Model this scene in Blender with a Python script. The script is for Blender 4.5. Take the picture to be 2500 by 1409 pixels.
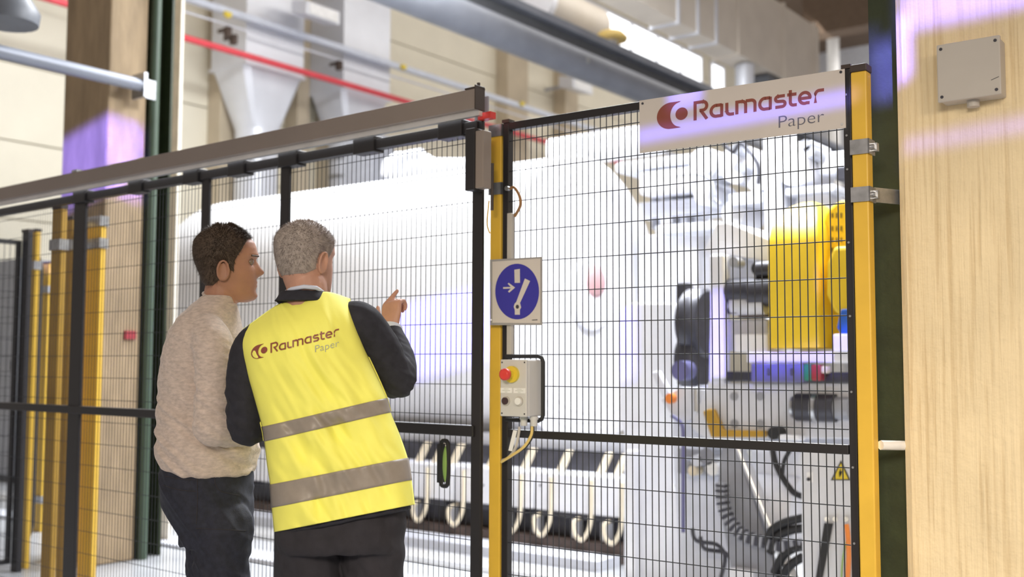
import bpy, bmesh, math, random
from mathutils import Vector, Matrix, noise
from mathutils.bvhtree import BVHTree
random.seed(7)
R = math.radians
for o in list(bpy.data.objects): bpy.data.objects.remove(o, do_unlink=True)
SC = bpy.context.scene
COL = SC.collection

# ------------------------------------------------------------ camera
F = 2650.0; CX = 1250.0; CY = 704.5; YAW = R(37.03); PITCH = R(4.08); ROLL = R(0.2)
CAM = Vector((0, 0, 1.41))
camd = bpy.data.cameras.new('camera'); cam = bpy.data.objects.new('camera', camd); COL.objects.link(cam)
camd.sensor_width = 36; camd.sensor_fit = 'HORIZONTAL'; camd.lens = F / 2500 * 36
RM = Matrix.Rotation(YAW, 3, 'Z') @ Matrix.Rotation(math.pi / 2 + PITCH, 3, 'X') @ Matrix.Rotation(ROLL, 3, 'Z')
cam.matrix_world = Matrix.Translation(CAM) @ RM.to_4x4()
camd.dof.use_dof = True; camd.dof.focus_distance = 3.25; camd.dof.aperture_fstop = 2.2
SC.camera = cam

# ------------------------------------------------------------ light
SC.view_settings.view_transform = 'Standard'; SC.view_settings.look = 'None'
SC.view_settings.gamma = 1; SC.view_settings.use_curve_mapping = False
SC.view_settings.exposure = 0.0
w = bpy.data.worlds.new('hall_air'); SC.world = w; w.use_nodes = True
bg = w.node_tree.nodes['Background']; bg.inputs[0].default_value = (1.0, 0.87, 0.77, 1); bg.inputs[1].default_value = 0.36

def area(name, loc, target, sx, sy, power, color, spread=180):
    l = bpy.data.lights.new(name, 'AREA'); l.shape = 'RECTANGLE'; l.size = sx; l.size_y = sy
    l.energy = power; l.color = color; l.spread = R(spread)
    o = bpy.data.objects.new(name, l); COL.objects.link(o); o.location = loc
    d = (Vector(target) - Vector(loc)).normalized()
    xa = Vector((0, 0, 1)).cross(-d)
    xa = Vector((1, 0, 0)) if xa.length < 1e-4 else xa.normalized()
    ya = (-d).cross(xa)
    o.rotation_euler = Matrix((xa, ya, -d)).transposed().to_euler()
    return o
area('machine_hall_lamp', (-7.5, 9.0, 7.6), (-7.5, 8.6, 0), 7, 2.5, 2700, (.93, .96, 1))
area('machine_hall_lamp', (-2.6, 6.3, 5.2), (-3.0, 6.7, 0), 3, 1.4, 560, (.93, .96, 1))
area('wall_fill_light', (-9.6, 20, 9.5), (-16, 20, 5), 22, 1.5, 330, (1, .97, .92))  # unseen fill light added to brighten the cream wall
area('wall_fill_light', (-9.0, 30, 4.5), (-14, 30, 9), 14, 1.5, 250, (1, .95, .9))  # second added fill, aimed at the upper part of the wall
area('aisle_fill_light', (.6, -2.2, 2.9), (-1.5, 2.7, .45), 1.2, .8, 23, (1, .88, .72), 58)  # warm fill added behind the camera to brighten the men and pillar
area('end_wall_fill_light', (-6, 32, 10), (-2, 40, 8), 8, 1, 900, (.95, .97, 1))  # fill light added to lift the pale end wall
area('aisle_fill_light', (1.6, .6, 2.6), (-.5, 3.2, .35), .8, .5, 11, (1, .84, .66), 75)  # added warm fill aimed low at the pillar
BLUE = (.16, .14, 1)
for nm, tgt, sx, sy, pw, loc, sp in (
    ('sign', (-1.46, 3.125, 2.195), .74, .03, .17, (-.6, -1.6, 3.6), .9),
    ('pillar', (-.70, 3.22, 2.57), .55, .30, 2.0, (.6, -1.0, 3.2), 1.2),
    ('pillar_low', (-.70, 3.22, 2.08), .55, .04, .07, (.6, -1.0, 3.2), 1.0),
    ('column', (-1.07, 3.34, 2.33), .07, .18, .5, (.9, -1.0, 3.2), 1.2),
    ('roll', (-5.85, 6.8, 1.69), .85, .55, 5, (0, -.5, 4.3), .8),
    ('upright', (-3.80, 6.3, 1.587), .12, .50, .7, (0, -.5, 3.9), 1),
    ('stand', (-2.80, 5.64, 1.562), .10, .50, .45, (0, -.5, 3.9), 1),
    ('table', (-2.25, 5.62, 1.45), .60, .14, .45, (0, -.5, 3.9), 1),
    ('concrete', (-7.35, 4.4, 2.85), .9, .55, 12, (0, -.5, 4.9), 1)):
    area('blue_band_fill_light', loc, tgt, sx, sy, pw, BLUE, sp)  # unseen narrow lights added out of frame, one per blue band

def ray(x, y):
    d = RM @ Vector(((x - CX) / F, -(y - CY) / F, -1)); return d
def atY(x, y, Y): d = ray(x, y); return CAM + d * (Y / d.y)
def atX(x, y, X): d = ray(x, y); return CAM + d * (X / d.x)
def atZ(x, y, Z): d = ray(x, y); return CAM + d * ((Z - CAM.z) / d.z)
FW = Vector((-math.sin(YAW), math.cos(YAW), 0)); RT = Vector((math.cos(YAW), math.sin(YAW), 0))
def atD(x, y, D): d = ray(x, y); return CAM + d * (D / d.dot(FW))


# ------------------------------------------------------------ materials
def mat(name, color, rough=.5, metal=0., var=.08, scale=8., bump=0., bscale=None, spec=.5, emit=None, coat=0., stretch=None, sheen=0.):
    m = bpy.data.materials.new(name); m.use_nodes = True; nt = m.node_tree; N = nt.nodes; L = nt.links
    b = N['Principled BSDF']; b.inputs['Roughness'].default_value = rough; b.inputs['Metallic'].default_value = metal
    b.inputs['Specular IOR Level'].default_value = spec
    if coat: b.inputs['Coat Weight'].default_value = coat
    if sheen: b.inputs['Sheen Weight'].default_value = sheen
    tc = N.new('ShaderNodeTexCoord'); mp = N.new('ShaderNodeMapping'); L.new(tc.outputs['Object'], mp.inputs[0])
    if stretch: mp.inputs['Scale'].default_value = stretch
    nz = N.new('ShaderNodeTexNoise'); nz.inputs['Scale'].default_value = scale; nz.inputs['Detail'].default_value = 5
    L.new(mp.outputs[0], nz.inputs['Vector'])
    rp = N.new('ShaderNodeValToRGB'); L.new(nz.outputs['Fac'], rp.inputs[0])
    c0 = [max(0, c * (1 - var)) for c in color]; c1 = [min(1, c * (1 + var)) for c in color]
    rp.color_ramp.elements[0].position = .3; rp.color_ramp.elements[1].position = .7
    rp.color_ramp.elements[0].color = (*c0, 1); rp.color_ramp.elements[1].color = (*c1, 1)
    L.new(rp.outputs[0], b.inputs['Base Color'])
    if bump:
        n2 = N.new('ShaderNodeTexNoise'); n2.inputs['Scale'].default_value = bscale or scale * 4; n2.inputs['Detail'].default_value = 4
        L.new(mp.outputs[0], n2.inputs['Vector'])
        bp = N.new('ShaderNodeBump'); bp.inputs['Strength'].default_value = bump; bp.inputs['Distance'].default_value = .01
        L.new(n2.outputs['Fac'], bp.inputs['Height']); L.new(bp.outputs[0], b.inputs['Normal'])
    if emit:
        b.inputs['Emission Color'].default_value = (*emit[:3], 1); b.inputs['Emission Strength'].default_value = emit[3]
    return m
M = {}
M['black'] = mat('black_powder_coat', (.018, .016, .018), .45)
M['wire'] = mat('black_wire', (.02, .022, .028), .5)
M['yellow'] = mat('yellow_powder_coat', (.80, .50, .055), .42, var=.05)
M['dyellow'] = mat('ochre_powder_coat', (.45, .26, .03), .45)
M['cover_yellow'] = mat('machine_yellow_paint', (.86, .60, .03), .45, var=.04)
M['beam'] = mat('taupe_anodised_aluminium', (.30, .25, .22), .5, .1, var=.05, scale=3)
M['galv'] = mat('galvanised_steel', (.45, .46, .48), .35, .8, var=.2, scale=30)
M['steel'] = mat('bare_steel', (.55, .56, .58), .3, .9)
M['alu'] = mat('bright_aluminium_strip', (.8, .8, .8), .3, .6)
M['cap'] = mat('dark_plastic_cap', (.05, .035, .03), .5)
M['sign'] = mat('white_sign_sheet', (.66, .61, .57), .45, var=.02)
M['signframe'] = mat('grey_sign_edge', (.35, .34, .34), .5)
M['signblue'] = mat('mandatory_blue_print', (.04, .035, .36), .5, var=.03)
M['red_ink'] = mat('brick_red_print', (.27, .07, .045), .5, var=.06)
M['grey_ink'] = mat('grey_print', (.14, .14, .18), .5)
M['grey_ink_light'] = mat('light_grey_print', (.42, .45, .40), .6)
M['plastic'] = mat('light_grey_plastic', (.62, .61, .60), .4, var=.03)
M['jbox'] = mat('warm_grey_plastic', (.52, .49, .45), .5, var=.03)
M['red'] = mat('red_plastic', (.72, .05, .04), .4)
M['ybase'] = mat('yellow_plastic', (.75, .58, .05), .4)
M['dark'] = mat('dark_button', (.05, .025, .03), .35)
M['white'] = mat('white_plastic', (.85, .85, .85), .35)
M['rubber'] = mat('black_rubber', (.02, .02, .022), .6)
M['green_handle'] = mat('green_rubber_grip', (.30, .50, .12), .5)
M['cable_y'] = mat('yellow_cable', (.75, .55, .18), .5)
M['cable_b'] = mat('brown_cable', (.35, .18, .07), .5)
M['green'] = mat('dark_green_steel_paint', (.028, .040, .016), .5, var=.2, scale=14, bump=.1)
M['green_pipe'] = mat('green_pipe_paint', (.055, .085, .055), .45)
M['cream_paint'] = mat('cream_paint', (.80, .74, .62), .5)
M['paper'] = mat('white_paper', (.86, .86, .88), .55, var=.015, scale=3)
M['mwhite'] = mat('white_machine_paint', (.86, .87, .92), .4, var=.03)
M['mgrey'] = mat('light_grey_machine_paint', (.68, .70, .77), .4, var=.05)
M['mgrey2'] = mat('mid_grey_machine_paint', (.33, .34, .38), .45, var=.08)
M['mdark'] = mat('dark_machine_steel', (.06, .06, .075), .4, .3, var=.3)
M['mbrown'] = mat('oily_brown_steel', (.075, .05, .04), .5, .2, var=.3)
M['hose'] = mat('cream_hose', (.75, .66, .50), .5)
M['pink'] = mat('pinkish_core_plug', (.55, .33, .34), .5)
M['blue'] = mat('blue_machine_part', (.03, .13, .55), .4)
M['purple'] = mat('slate_carriage', (.14, .14, .30), .4)
M['tgreen'] = mat('green_carriage_end', (.03, .22, .14), .4)
M['tred'] = mat('red_carriage_end', (.35, .04, .05), .4)
M['orange'] = mat('orange_lens', (.9, .28, .06), .3)
M['floor'] = mat('pale_screed_floor', (.42, .43, .45), .28, var=.22, scale=1.1, bump=.03)
M['wall'] = mat('cream_wall_sheet', (.80, .75, .61), .6, var=.03, scale=1.5)
M['joint'] = mat('wall_joint_sheet', (.42, .37, .26), .7)
M['pilaster'] = mat('beige_concrete_pilaster', (.52, .44, .32), .7, var=.08, scale=2)
M['duct'] = mat('pale_ventilation_sheet', (.72, .74, .80), .38, .25, var=.04, scale=2)
M['redpipe'] = mat('red_pipe_paint', (.70, .07, .09), .4)
M['tray'] = mat('pale_blue_cable_tray', (.60, .64, .74), .4)
M['crane'] = mat('blue_grey_girder_paint', (.26, .28, .33), .45, .2, var=.1, scale=2)
M['crane2'] = mat('dark_grey_girder_paint', (.13, .14, .16), .5)
M['beige_duct'] = mat('beige_air_duct_sheet', (.66, .60, .52), .5, var=.06, scale=2)
M['brownbeam'] = mat('brown_roof_beam', (.16, .11, .075), .7)
M['endwall'] = mat('pale_end_wall', (.62, .63, .68), .7)
M['window'] = mat('bright_window_pane', (.9, .9, .9), .2, emit=(.94, .97, 1, 2.2))
M['skin'] = mat('skin', (.50, .27, .19), .5, var=.12, scale=14, bump=.08, bscale=120)
M['skin2'] = mat('skin_tanned', (.40, .20, .13), .5, var=.12, scale=14, bump=.08, bscale=120)
M['hair_grey'] = mat('grey_hair', (.36, .31, .28), .8, var=.18, scale=60)
M['hair_brown'] = mat('brown_hair', (.085, .058, .040), .7, var=.25, scale=70)
M['vest'] = mat('hi_vis_yellow_fabric', (.96, .93, .17), .7, var=.035, scale=12, bump=.05, bscale=300)
M['reflect'] = mat('grey_reflective_tape', (.30, .26, .22), .45, var=.04, scale=60)
M['jacket'] = mat('black_navy_wool', (.018, .018, .026), .85, var=.25, scale=40, bump=.1, bscale=300)
M['trouser'] = mat('charcoal_trouser_cloth', (.022, .020, .026), .85, var=.2, scale=30, bump=.1, bscale=300)
M['jeans'] = mat('dark_indigo_denim', (.016, .018, .032), .8, var=.3, scale=60, bump=.15, bscale=300)
M['stitch'] = mat('brown_denim_stitch', (.035, .03, .035), .8)
M['sweater'] = mat('heather_beige_knit', (.58, .48, .42), .95, var=.17, scale=110, bump=.3, bscale=260, stretch=(.55, .55, 1.2), sheen=.2)
M['shirt'] = mat('pale_blue_shirt', (.62, .66, .78), .7)
M['shoe'] = mat('black_leather', (.02, .018, .017), .35)
M['eye'] = mat('eye_ball', (.22, .17, .14), .2)
def pillar_mat():
    m = mat('board_marked_plaster', (.86, .715, .46), .75, var=.10, scale=3.0); nt = m.node_tree; N = nt.nodes; L = nt.links
    b = N['Principled BSDF']; tc = N['Texture Coordinate']; mp = N.new('ShaderNodeMapping')
    mp.inputs['Scale'].default_value = (46, 46, 1.3); L.new(tc.outputs['Object'], mp.inputs[0])
    n = N.new('ShaderNodeTexNoise'); n.inputs['Scale'].default_value = 1.5; n.inputs['Detail'].default_value = 8; n.inputs['Distortion'].default_value = .2
    L.new(mp.outputs[0], n.inputs['Vector'])
    n2 = N.new('ShaderNodeTexNoise'); n2.inputs['Scale'].default_value = 38; L.new(tc.outputs['Object'], n2.inputs['Vector'])
    ad = N.new('ShaderNodeMath'); ad.operation = 'MULTIPLY_ADD'; ad.inputs[1].default_value = .7
    L.new(n2.outputs['Fac'], ad.inputs[0]); L.new(n.outputs['Fac'], ad.inputs[2])
    bp = N.new('ShaderNodeBump'); bp.inputs['Strength'].default_value = .9; bp.inputs['Distance'].default_value = .006
    L.new(ad.outputs[0], bp.inputs['Height']); L.new(bp.outputs[0], b.inputs['Normal'])
    rp = [x for x in N if x.bl_idname == 'ShaderNodeValToRGB'][0]
    r2 = N.new('ShaderNodeValToRGB'); L.new(n.outputs['Fac'], r2.inputs[0])
    r2.color_ramp.elements[0].position = .34; r2.color_ramp.elements[0].color = (.62, .52, .38, 1)
    r2.color_ramp.elements[1].position = .5; r2.color_ramp.elements[1].color = (1, 1, 1, 1)
    mx = N.new('ShaderNodeMix'); mx.data_type = 'RGBA'; mx.blend_type = 'MULTIPLY'; mx.inputs[0].default_value = .42
    L.new(rp.outputs[0], mx.inputs[6]); L.new(r2.outputs[0], mx.inputs[7]); L.new(mx.outputs[2], b.inputs['Base Color'])
    return m
M['pillar'] = pillar_mat()
M['concrete'] = mat('old_brown_concrete', (.34, .25, .15), .8, var=.22, scale=5, bump=.2, bscale=20, stretch=(2, 2, .5))

# ------------------------------------------------------------ mesh helpers
class MB:
    def __init__(s): s.v = []; s.f = []; s.sm = []
    def add(s, vs, fs, smooth=False):
        k = len(s.v); s.v += [tuple(v) for v in vs]
        for f in fs: s.f.append([i + k for i in f]); s.sm.append(smooth)
        return s
    def box(s, x0, x1, y0, y1, z0, z1):
        vs = [(x, y, z) for x in (x0, x1) for y in (y0, y1) for z in (z0, z1)]
        return s.add(vs, [(0, 1, 3, 2), (4, 6, 7, 5), (0, 4, 5, 1), (2, 3, 7, 6), (0, 2, 6, 4), (1, 5, 7, 3)])
    def cbox(s, c, dx, dy, dz): return s.box(c[0] - dx / 2, c[0] + dx / 2, c[1] - dy / 2, c[1] + dy / 2, c[2] - dz / 2, c[2] + dz / 2)
    def prism(s, poly, d):                     # poly of 3D points, extruded by vector d
        n = len(poly); d = Vector(d); P = [Vector(p) for p in poly]; Q = [p + d for p in P]
        return s.add(P + Q, [list(range(n))[::-1], list(range(n, 2 * n))] + [(i, (i + 1) % n, n + (i + 1) % n, n + i) for i in range(n)])
    def tube(s, pts, r, n=10, smooth=True, closed=False):
        P = [Vector(p) for p in pts]; m = len(P); rr = r if hasattr(r, '__len__') else [r] * m
        vs = []; up = None
        for i in range(m):
            if closed: t = (P[(i + 1) % m] - P[i - 1])
            else: t = P[min(i + 1, m - 1)] - P[max(i - 1, 0)]
            t.normalize()
            if up is None: up = t.orthogonal().normalized()
            a = (up - t * up.dot(t)); a = a.normalized() if a.length > 1e-6 else t.orthogonal().normalized(); up = a; b = t.cross(a)
            for k in range(n):
                an = 2 * math.pi * k / n; vs.append(P[i] + (a * math.cos(an) + b * math.sin(an)) * rr[i])
        fs = []
        for i in range(m if closed else m - 1):
            j = (i + 1) % m
            for k in range(n): fs.append((i * n + k, i * n + (k + 1) % n, j * n + (k + 1) % n, j * n + k))
        s.add(vs, fs, smooth)
        if not closed: s.add(vs[:n], [list(range(n))[::-1]]); s.add(vs[-n:], [list(range(n))])
        return s
    def cyl(s, a, b, r, n=20, r2=None): return s.tube([a, b], [r, r if r2 is None else r2], n)
    def ell(s, c, rx, ry, rz, n=16, m=10, rot=None):
        c = Vector(c); vs = []; fs = []
        for i in range(m + 1):
            ph = math.pi * i / m
            for k in range(n):
                th = 2 * math.pi * k / n; v = Vector((rx * math.sin(ph) * math.cos(th), ry * math.sin(ph) * math.sin(th), rz * math.cos(ph)))
                if rot is not None: v = rot @ v
                vs.append(c + v)
        for i in range(m):
            for k in range(n): fs.append((i * n + k, (i + 1) * n + k, (i + 1) * n + (k + 1) % n, i * n + (k + 1) % n))
        return s.add(vs, fs, True)
    def loft(s, rings, cap=True):
        n = len(rings[0]); vs = [p for r in rings for p in r]; fs = []
        for i in range(len(rings) - 1):
            for k in range(n): fs.append((i * n + k, i * n + (k + 1) % n, (i + 1) * n + (k + 1) % n, (i + 1) * n + k))
        s.add(vs, fs, True)
        if cap: s.add(rings[0], [list(range(n))[::-1]]); s.add(rings[-1], [list(range(n))])
        return s
    def mesh(s, name):
        me = bpy.data.meshes.new(name); me.from_pydata(s.v, [], s.f)
        me.polygons.foreach_set('use_smooth', s.sm); me.update(); return me
    def build(s, name, m=None, parent=None, bevel=0, fix=True, world=False):
        me = s.mesh(name)
        if fix:
            bm = bmesh.new(); bm.from_mesh(me); bmesh.ops.recalc_face_normals(bm, faces=bm.faces); bm.to_mesh(me); bm.free()
        if m: me.materials.append(M[m] if isinstance(m, str) else m)
        o = bpy.data.objects.new(name, me); COL.objects.link(o)
        if parent:
            if world: me.transform(wmat(parent).inverted())
            o.parent = parent
        if bevel:
            b = o.modifiers.new('bevel', 'BEVEL'); b.width = bevel; b.segments = 2; b.limit_method = 'ANGLE'
        return o
def wmat(o):
    m = Matrix.LocRotScale(o.location, o.rotation_euler, o.scale)
    return wmat(o.parent) @ m if o.parent else m
def tag(o, label=None, cat=None, group=None, kind=None):
    if label: o['label'] = label
    if cat: o['category'] = cat
    if group: o['group'] = group
    if kind: o['kind'] = kind
    return o
def thing(name, label, cat, loc=(0, 0, 0), rz=0, group=None):
    o = bpy.data.objects.new(name, None); COL.objects.link(o); o.location = loc; o.rotation_euler = (0, 0, rz)
    o.empty_display_size = .1
    return tag(o, label, cat, group)
def rebase(o, c=None):
    """put a top-level mesh's origin at the base of its geometry"""
    vs = [v.co for v in o.data.vertices]
    c = Vector(((min(v.x for v in vs) + max(v.x for v in vs)) / 2, (min(v.y for v in vs) + max(v.y for v in vs)) / 2, min(v.z for v in vs)))
    o.data.transform(Matrix.Translation(-c)); o.location = c; return o
def catmull(P, n):
    P = [Vector(p) for p in P]; out = []; m = len(P)
    for i in range(m - 1):
        p0 = P[max(i - 1, 0)]; p1 = P[i]; p2 = P[i + 1]; p3 = P[min(i + 2, m - 1)]
        for k in range(n):
            t = k / n
            out.append(.5 * ((2 * p1) + (p2 - p0) * t + (2 * p0 - 5 * p1 + 4 * p2 - p3) * t * t + (3 * p1 - p0 - 3 * p2 + p3) * t ** 3))
    out.append(P[-1]); return out
def interp(tab, x):
    if x <= tab[0][0]: return tab[0][1:]
    for a, b in zip(tab, tab[1:]):
        if x <= b[0]:
            t = (x - a[0]) / (b[0] - a[0]); return tuple(p + (q - p) * t for p, q in zip(a[1:], b[1:]))
    return tab[-1][1:]

# ------------------------------------------------------------ setting
def struct(mb, name, m, bevel=0): 
    o = mb.build(name, m, bevel=bevel); o['kind'] = 'structure'; return o
WX = -16.0
struct(MB().box(WX - 1, 6, -3, 46, -.2, 0), 'floor', 'floor')
wl = struct(MB().box(WX - .3, WX - .03, 2, 46, 0, 13.5), 'wall_left', 'joint')
random.seed(3)
pm = None
for i in range(11):
    for j in range(7):
        z0 = .02 + i * 1.2; y0 = 3.4 + j * 6
        if pm is None:
            o = MB().box(0, .045, .015, 5.985, .012, 1.188).build('wall_panel', 'wall', wl, bevel=.006); pm = o.data
        else:
            o = bpy.data.objects.new('wall_panel', pm); COL.objects.link(o); o.parent = wl
        o.location = (WX - .03 + random.uniform(0, .012), y0, z0)
struct(MB().box(WX, 2, 40, 40.3, 0, 13.5), 'wall_back', 'endwall')
struct(MB().box(WX, -4, 22, 46, 13.5, 13.8), 'ceiling', 'brownbeam')
# ------------------------------------------------------------ fence line: two upright planes through photographed points
H = 2.30
class Plane2:
    """upright plane through A and B (ground points): t runs along it, local y points away from the aisle"""
    def __init__(s, A, B):
        s.A = Vector((A[0], A[1], 0)); d = Vector((B[0] - A[0], B[1] - A[1], 0)); s.L = d.length; s.d = d.normalized()
        s.n = Vector((-s.d.y, s.d.x, 0)); s.rz = math.atan2(s.d.y, s.d.x)
    def hit(s, x, y, off=0.):
        r = ray(x, y); k = ((s.A + s.n * off) - CAM).dot(s.n) / r.dot(s.n); p = CAM + r * k; return (p - s.A).dot(s.d), p.z
    def w(s, t, off=0., z=0.): return s.A + s.d * t + s.n * off + Vector((0, 0, z))
G1 = atZ(0, 513, H); G0 = atZ(1168, 300, H)
Rr0 = atZ(1240, 299, H); Rr1 = atZ(2076, 166, H)
gd = (G1 - G0).normalized()
GP = Plane2(G1 + gd * .9, G0)          # gate plane, left (far) to right (near)
RP = Plane2(Rr0, Rr1)

def wires(mb, x0, x1, z0, z1, dx, dz, zoff, y=0., r=.0018):
    n = int((x1 - x0) / dx)
    for i in range(1, n + 1):
        x = x0 + i * dx
        mb.tube([(x, y, z0), (x, y, z1)], r, 5)
    z = zoff
    while z < z1:
        if z > z0: mb.tube([(x0, y + 2 * r, z), (x1, y + 2 * r, z)], r, 5)
        z += dz
# --- sliding gate
gate = thing('sliding_gate', 'long black mesh sliding gate behind the two men, green grip handle', 'gate', GP.w(0), GP.rz)
tl = GP.L; zt = H; zr = GP.hit(1150, 1052)[1]
MB().box(0, tl + .01, -.02, .02, zt - .035, zt + .005).build('top_rail', 'black', gate, .003)
MB().box(0, tl, -.02, .02, zr - .02, zr + .02).build('mid_rail', 'black', gate, .003)
MB().box(0, tl, -.02, .02, .06, .12).build('bottom_rail', 'black', gate, .003)
def stile(px0, px1, y=800):
    a = GP.hit(px0, y)[0]; b = GP.hit(px1, y)[0]
    MB().box(a, b, -.012, .004, .06, zt + .003).build('stile', 'black', gate, .003)
stile(1156, 1180); stile(683, 704); stile(489, 507); stile(176, 204); 
MB().box(.0, .05, -.02, .02, .06, zt).build('stile', 'black', gate, .003)
mb = MB(); wires(mb, .05, GP.hit(1158, 800)[0], .12, zt - .03, .0262, .1115, zr - 20 * .1115 + .055 + 10 * .1115, .006, .0015)
tag(mb.build('wire_mesh', 'wire', gate), kind='stuff')
# roller hangers on the rail
for px in (210, 345, 480, 590, 715, 900, 1110):
    t, z = GP.hit(px, 300); MB().box(t - .06, t + .06, -.03, .03, zt - .045, zt + .02).build('hanger', 'black', gate, .004)
t, z = GP.hit(1101, 1130)
h = MB(); 
pts = [(t + .020 * math.copysign(abs(math.cos(q)) ** .45, math.cos(q)), -.035, z + .082 * math.copysign(abs(math.sin(q)) ** .6, math.sin(q))) for q in [2 * math.pi * k / 28 for k in range(28)]]
h.tube(pts, .008, 10, closed=True).box(t - .028, t - .012, -.045, -.02, z - .07, z + .07); hd = h.build('handle', 'rubber', gate)
MB().ell((t + .008, -.036, z - .002), .013, .012, .066).build('grip', 'green_handle', hd)
# --- guide beam
zb0 = H + .012; 
bt = thing('guide_beam', 'long taupe box beam running over the sliding gate', 'beam', GP.w(0, -.03, zb0 + .02), GP.rz)
hb = GP.hit(1163, 214, -.08)[1] - zb0 - .02
tb = GP.hit(1160, 250, -.08)[0]
MB().box(-2.5, tb, -.05, -.005, 0, hb).build('profile', 'beam', bt, .004)
MB().box(tb, tb + .004, -.055, -.0, -.004, hb + .012).build('end_cap', 'cap', bt, .004)
MB().box(-2.5, tb, -.03, -.01, -.022, 0).build('roller_track', 'alu', bt)
MB().box(tb - .05, tb + .004, -.05, -.0, hb, hb + .006).cyl((tb - .01, -.02, hb), (tb - .01, -.02, hb + .026), .006).build('fixing_bolt', 'cap', bt)
t2 = GP.hit(215, 410)[0]
MB().box(t2 - .02, t2 + .03, -.05, -.01, hb, hb + .012).build('fixing_lug', 'galv', bt)
MB().box(tb - .03, tb + .03, -.0, .03, -.03, -.006).build('end_stop', 'red', bt)
a = GP.hit(1180, 250, .05)[0]; b = GP.hit(1198, 250, .05)[0]
zl = GP.hit(1190, 460, .05)[1] - zb0 - .02
MB().box(a, a + .012, .03, .07, zl, hb).box(a, b, .065, .072, -.02, hb).build('mounting_plate', 'mgrey2', bt, .002)
# --- interlock switch on the gate edge
a = GP.hit(1151, 400, -.04)[0]; b = GP.hit(1168, 400, -.04)[0]; z1 = GP.hit(1160, 318, -.04)[1]; z0 = GP.hit(1160, 468, -.04)[1]
it = thing('interlock_switch', 'black and bronze safety switch box at the upper edge of the sliding gate', 'switch', GP.w(a, -.026, z0), GP.rz)
wd = b - a
MB().box(0, wd + .012, -.05, 0, 0, z1 - z0).build('switch_body', 'black', it, .003)
MB().box(wd + .012, wd + .05, -.046, .0, .005, z1 - z0 - .012).build('actuator_body', 'beam', it, .003)
MB().cyl((wd + .045, .01, -.07), (wd + .045, .01, .1), .006).build('latch_rod', 'cap', it)
# --- yellow posts
def post(name, label, px0, px1, ytop, plane, off, wd, group=None, mt='yellow', brackets=(), face='galv', Ht=H + .02, strap=None):
    a = plane.hit(px0, 800, off)[0]
    t = thing('fence_post', label, 'post', plane.w(a, off), plane.rz, group)
    MB().box(0, wd, 0, wd, .012, Ht - .03).build('post_tube', mt, t, .004)
    MB().box(-.002, wd + .002, -.002, wd + .002, Ht - .03, Ht - .008).build('post_cap', 'cap', t, .003)
    MB().box(-.05, wd + .05, -.03, wd + .03, 0, .012).build('base_plate', 'galv', t, .002)
    for yb in brackets:
        z = plane.hit(px0, yb, off)[1]
        c = MB().box(-.004, wd + .006, -.006, -.002, z - .022, z + .022).box(wd + .002, wd + .006, -.006, wd + .004, z - .022, z + .022)
        c.box(wd + .002, wd + .02, wd * .5, wd * .5 + .02, z - .012, z + .012).cyl((wd + .004, wd * .4, z), (wd + .016, wd * .4, z), .008, 8)
        c.build('clamp', 'galv', t)
    return t
postL = post('fence_post', 'slim yellow fence post carrying the blue round sign', 1195, 1225, 290, RP, 0, .05, brackets=(322, 463), Ht=H + .0)
wdR = RP.hit(2129, 800, -.02)[0] - RP.hit(2090, 800, -.02)[0]
postR = post('fence_post', 'thick yellow fence post beside the concrete pillar', 2088, 2129, 150, RP, -.02, wdR, brackets=(360, 476), Ht=RP.hit(2100, 149, -.02)[1])
# --- fixed right panel
x0 = RP.hit(1226, 800)[0]; x1 = RP.hit(2087, 800)[0]; zr2 = RP.hit(1300, 1061)[1]
pn = thing('mesh_fence_panel', 'black wire mesh fence panel right of the blue sign, in front of the yellow machine', 'fence panel', RP.w(0), RP.rz)
wst = .026
MB().box(x0, x0 + wst, 0, .03, .06, H).build('stile', 'black', pn, .002)
MB().box(x1 - wst + .003, x1, 0, .03, .06, H).build('stile', 'black', pn, .002)
MB().box(x0 + wst, x1 - wst, 0, .03, H - .028, H).build('top_rail', 'black', pn, .002)
MB().box(x0 + wst, x1 - wst, 0, .03, zr2 - .014, zr2 + .014).build('mid_rail', 'black', pn, .002)
MB().box(x0 + wst, x1 - wst, 0, .03, .06, .1).build('bottom_rail', 'black', pn, .002)
MB().box(x0 - .003, x0 + wst + .003, -.003, .033, H, H + .012).build('frame_cap', 'cap', pn)
MB().box(x1 - wst, x1 + .002, -.003, .033, H, H + .012).build('frame_cap', 'cap', pn)
zw = RP.hit(2070, 1049)[1]
mb = MB(); wires(mb, x0 + wst, x1 - wst, .1, H - .02, .0243, .1115, zw - 12 * .1115 + .1115, .004)
tag(mb.build('wire_mesh', 'wire', pn), kind='stuff')
for yy in (230, 330, 413, 592, 772, 957, 1141, 1326):
    z = RP.hit(2076, yy)[1]; MB().cyl((x1 - .013, -.003, z), (x1 - .013, .001, z), .0035, 8).build('screw', 'galv', pn)

# --- company sign hung on the panel
so = -.012
c00 = RP.hit(1562, 373, so); c10 = RP.hit(2064, 312, so); c01 = RP.hit(1561, 245, so); c11 = RP.hit(2062, 168, so)
sg = thing('company_sign', 'long white metal sign with red lettering at the top of the fence', 'sign', RP.w((c00[0] + c10[0]) / 2, so, min(c00[1], c10[1])), RP.rz)
def rp_pt(px, py, off): t, z = RP.hit(px, py, off); return RP.w(t, off, z)
poly = [rp_pt(1562, 374, so), rp_pt(2065, 312, so), rp_pt(2062, 168, so), rp_pt(1561, 246, so)]
MB().prism(poly, RP.n * .003).build('sign_plate', 'sign', sg, world=True)
for px, py, mm in ((1569, 253, 'mdark'), (2053, 176, 'mdark'), (1568, 367, 'alu'), (2056, 303, 'alu')):
    p = rp_pt(px, py, so); MB().cyl(p - RP.n * .002, p + RP.n * .001, .0042, 10).build('rivet', mm, sg, world=True)

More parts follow.
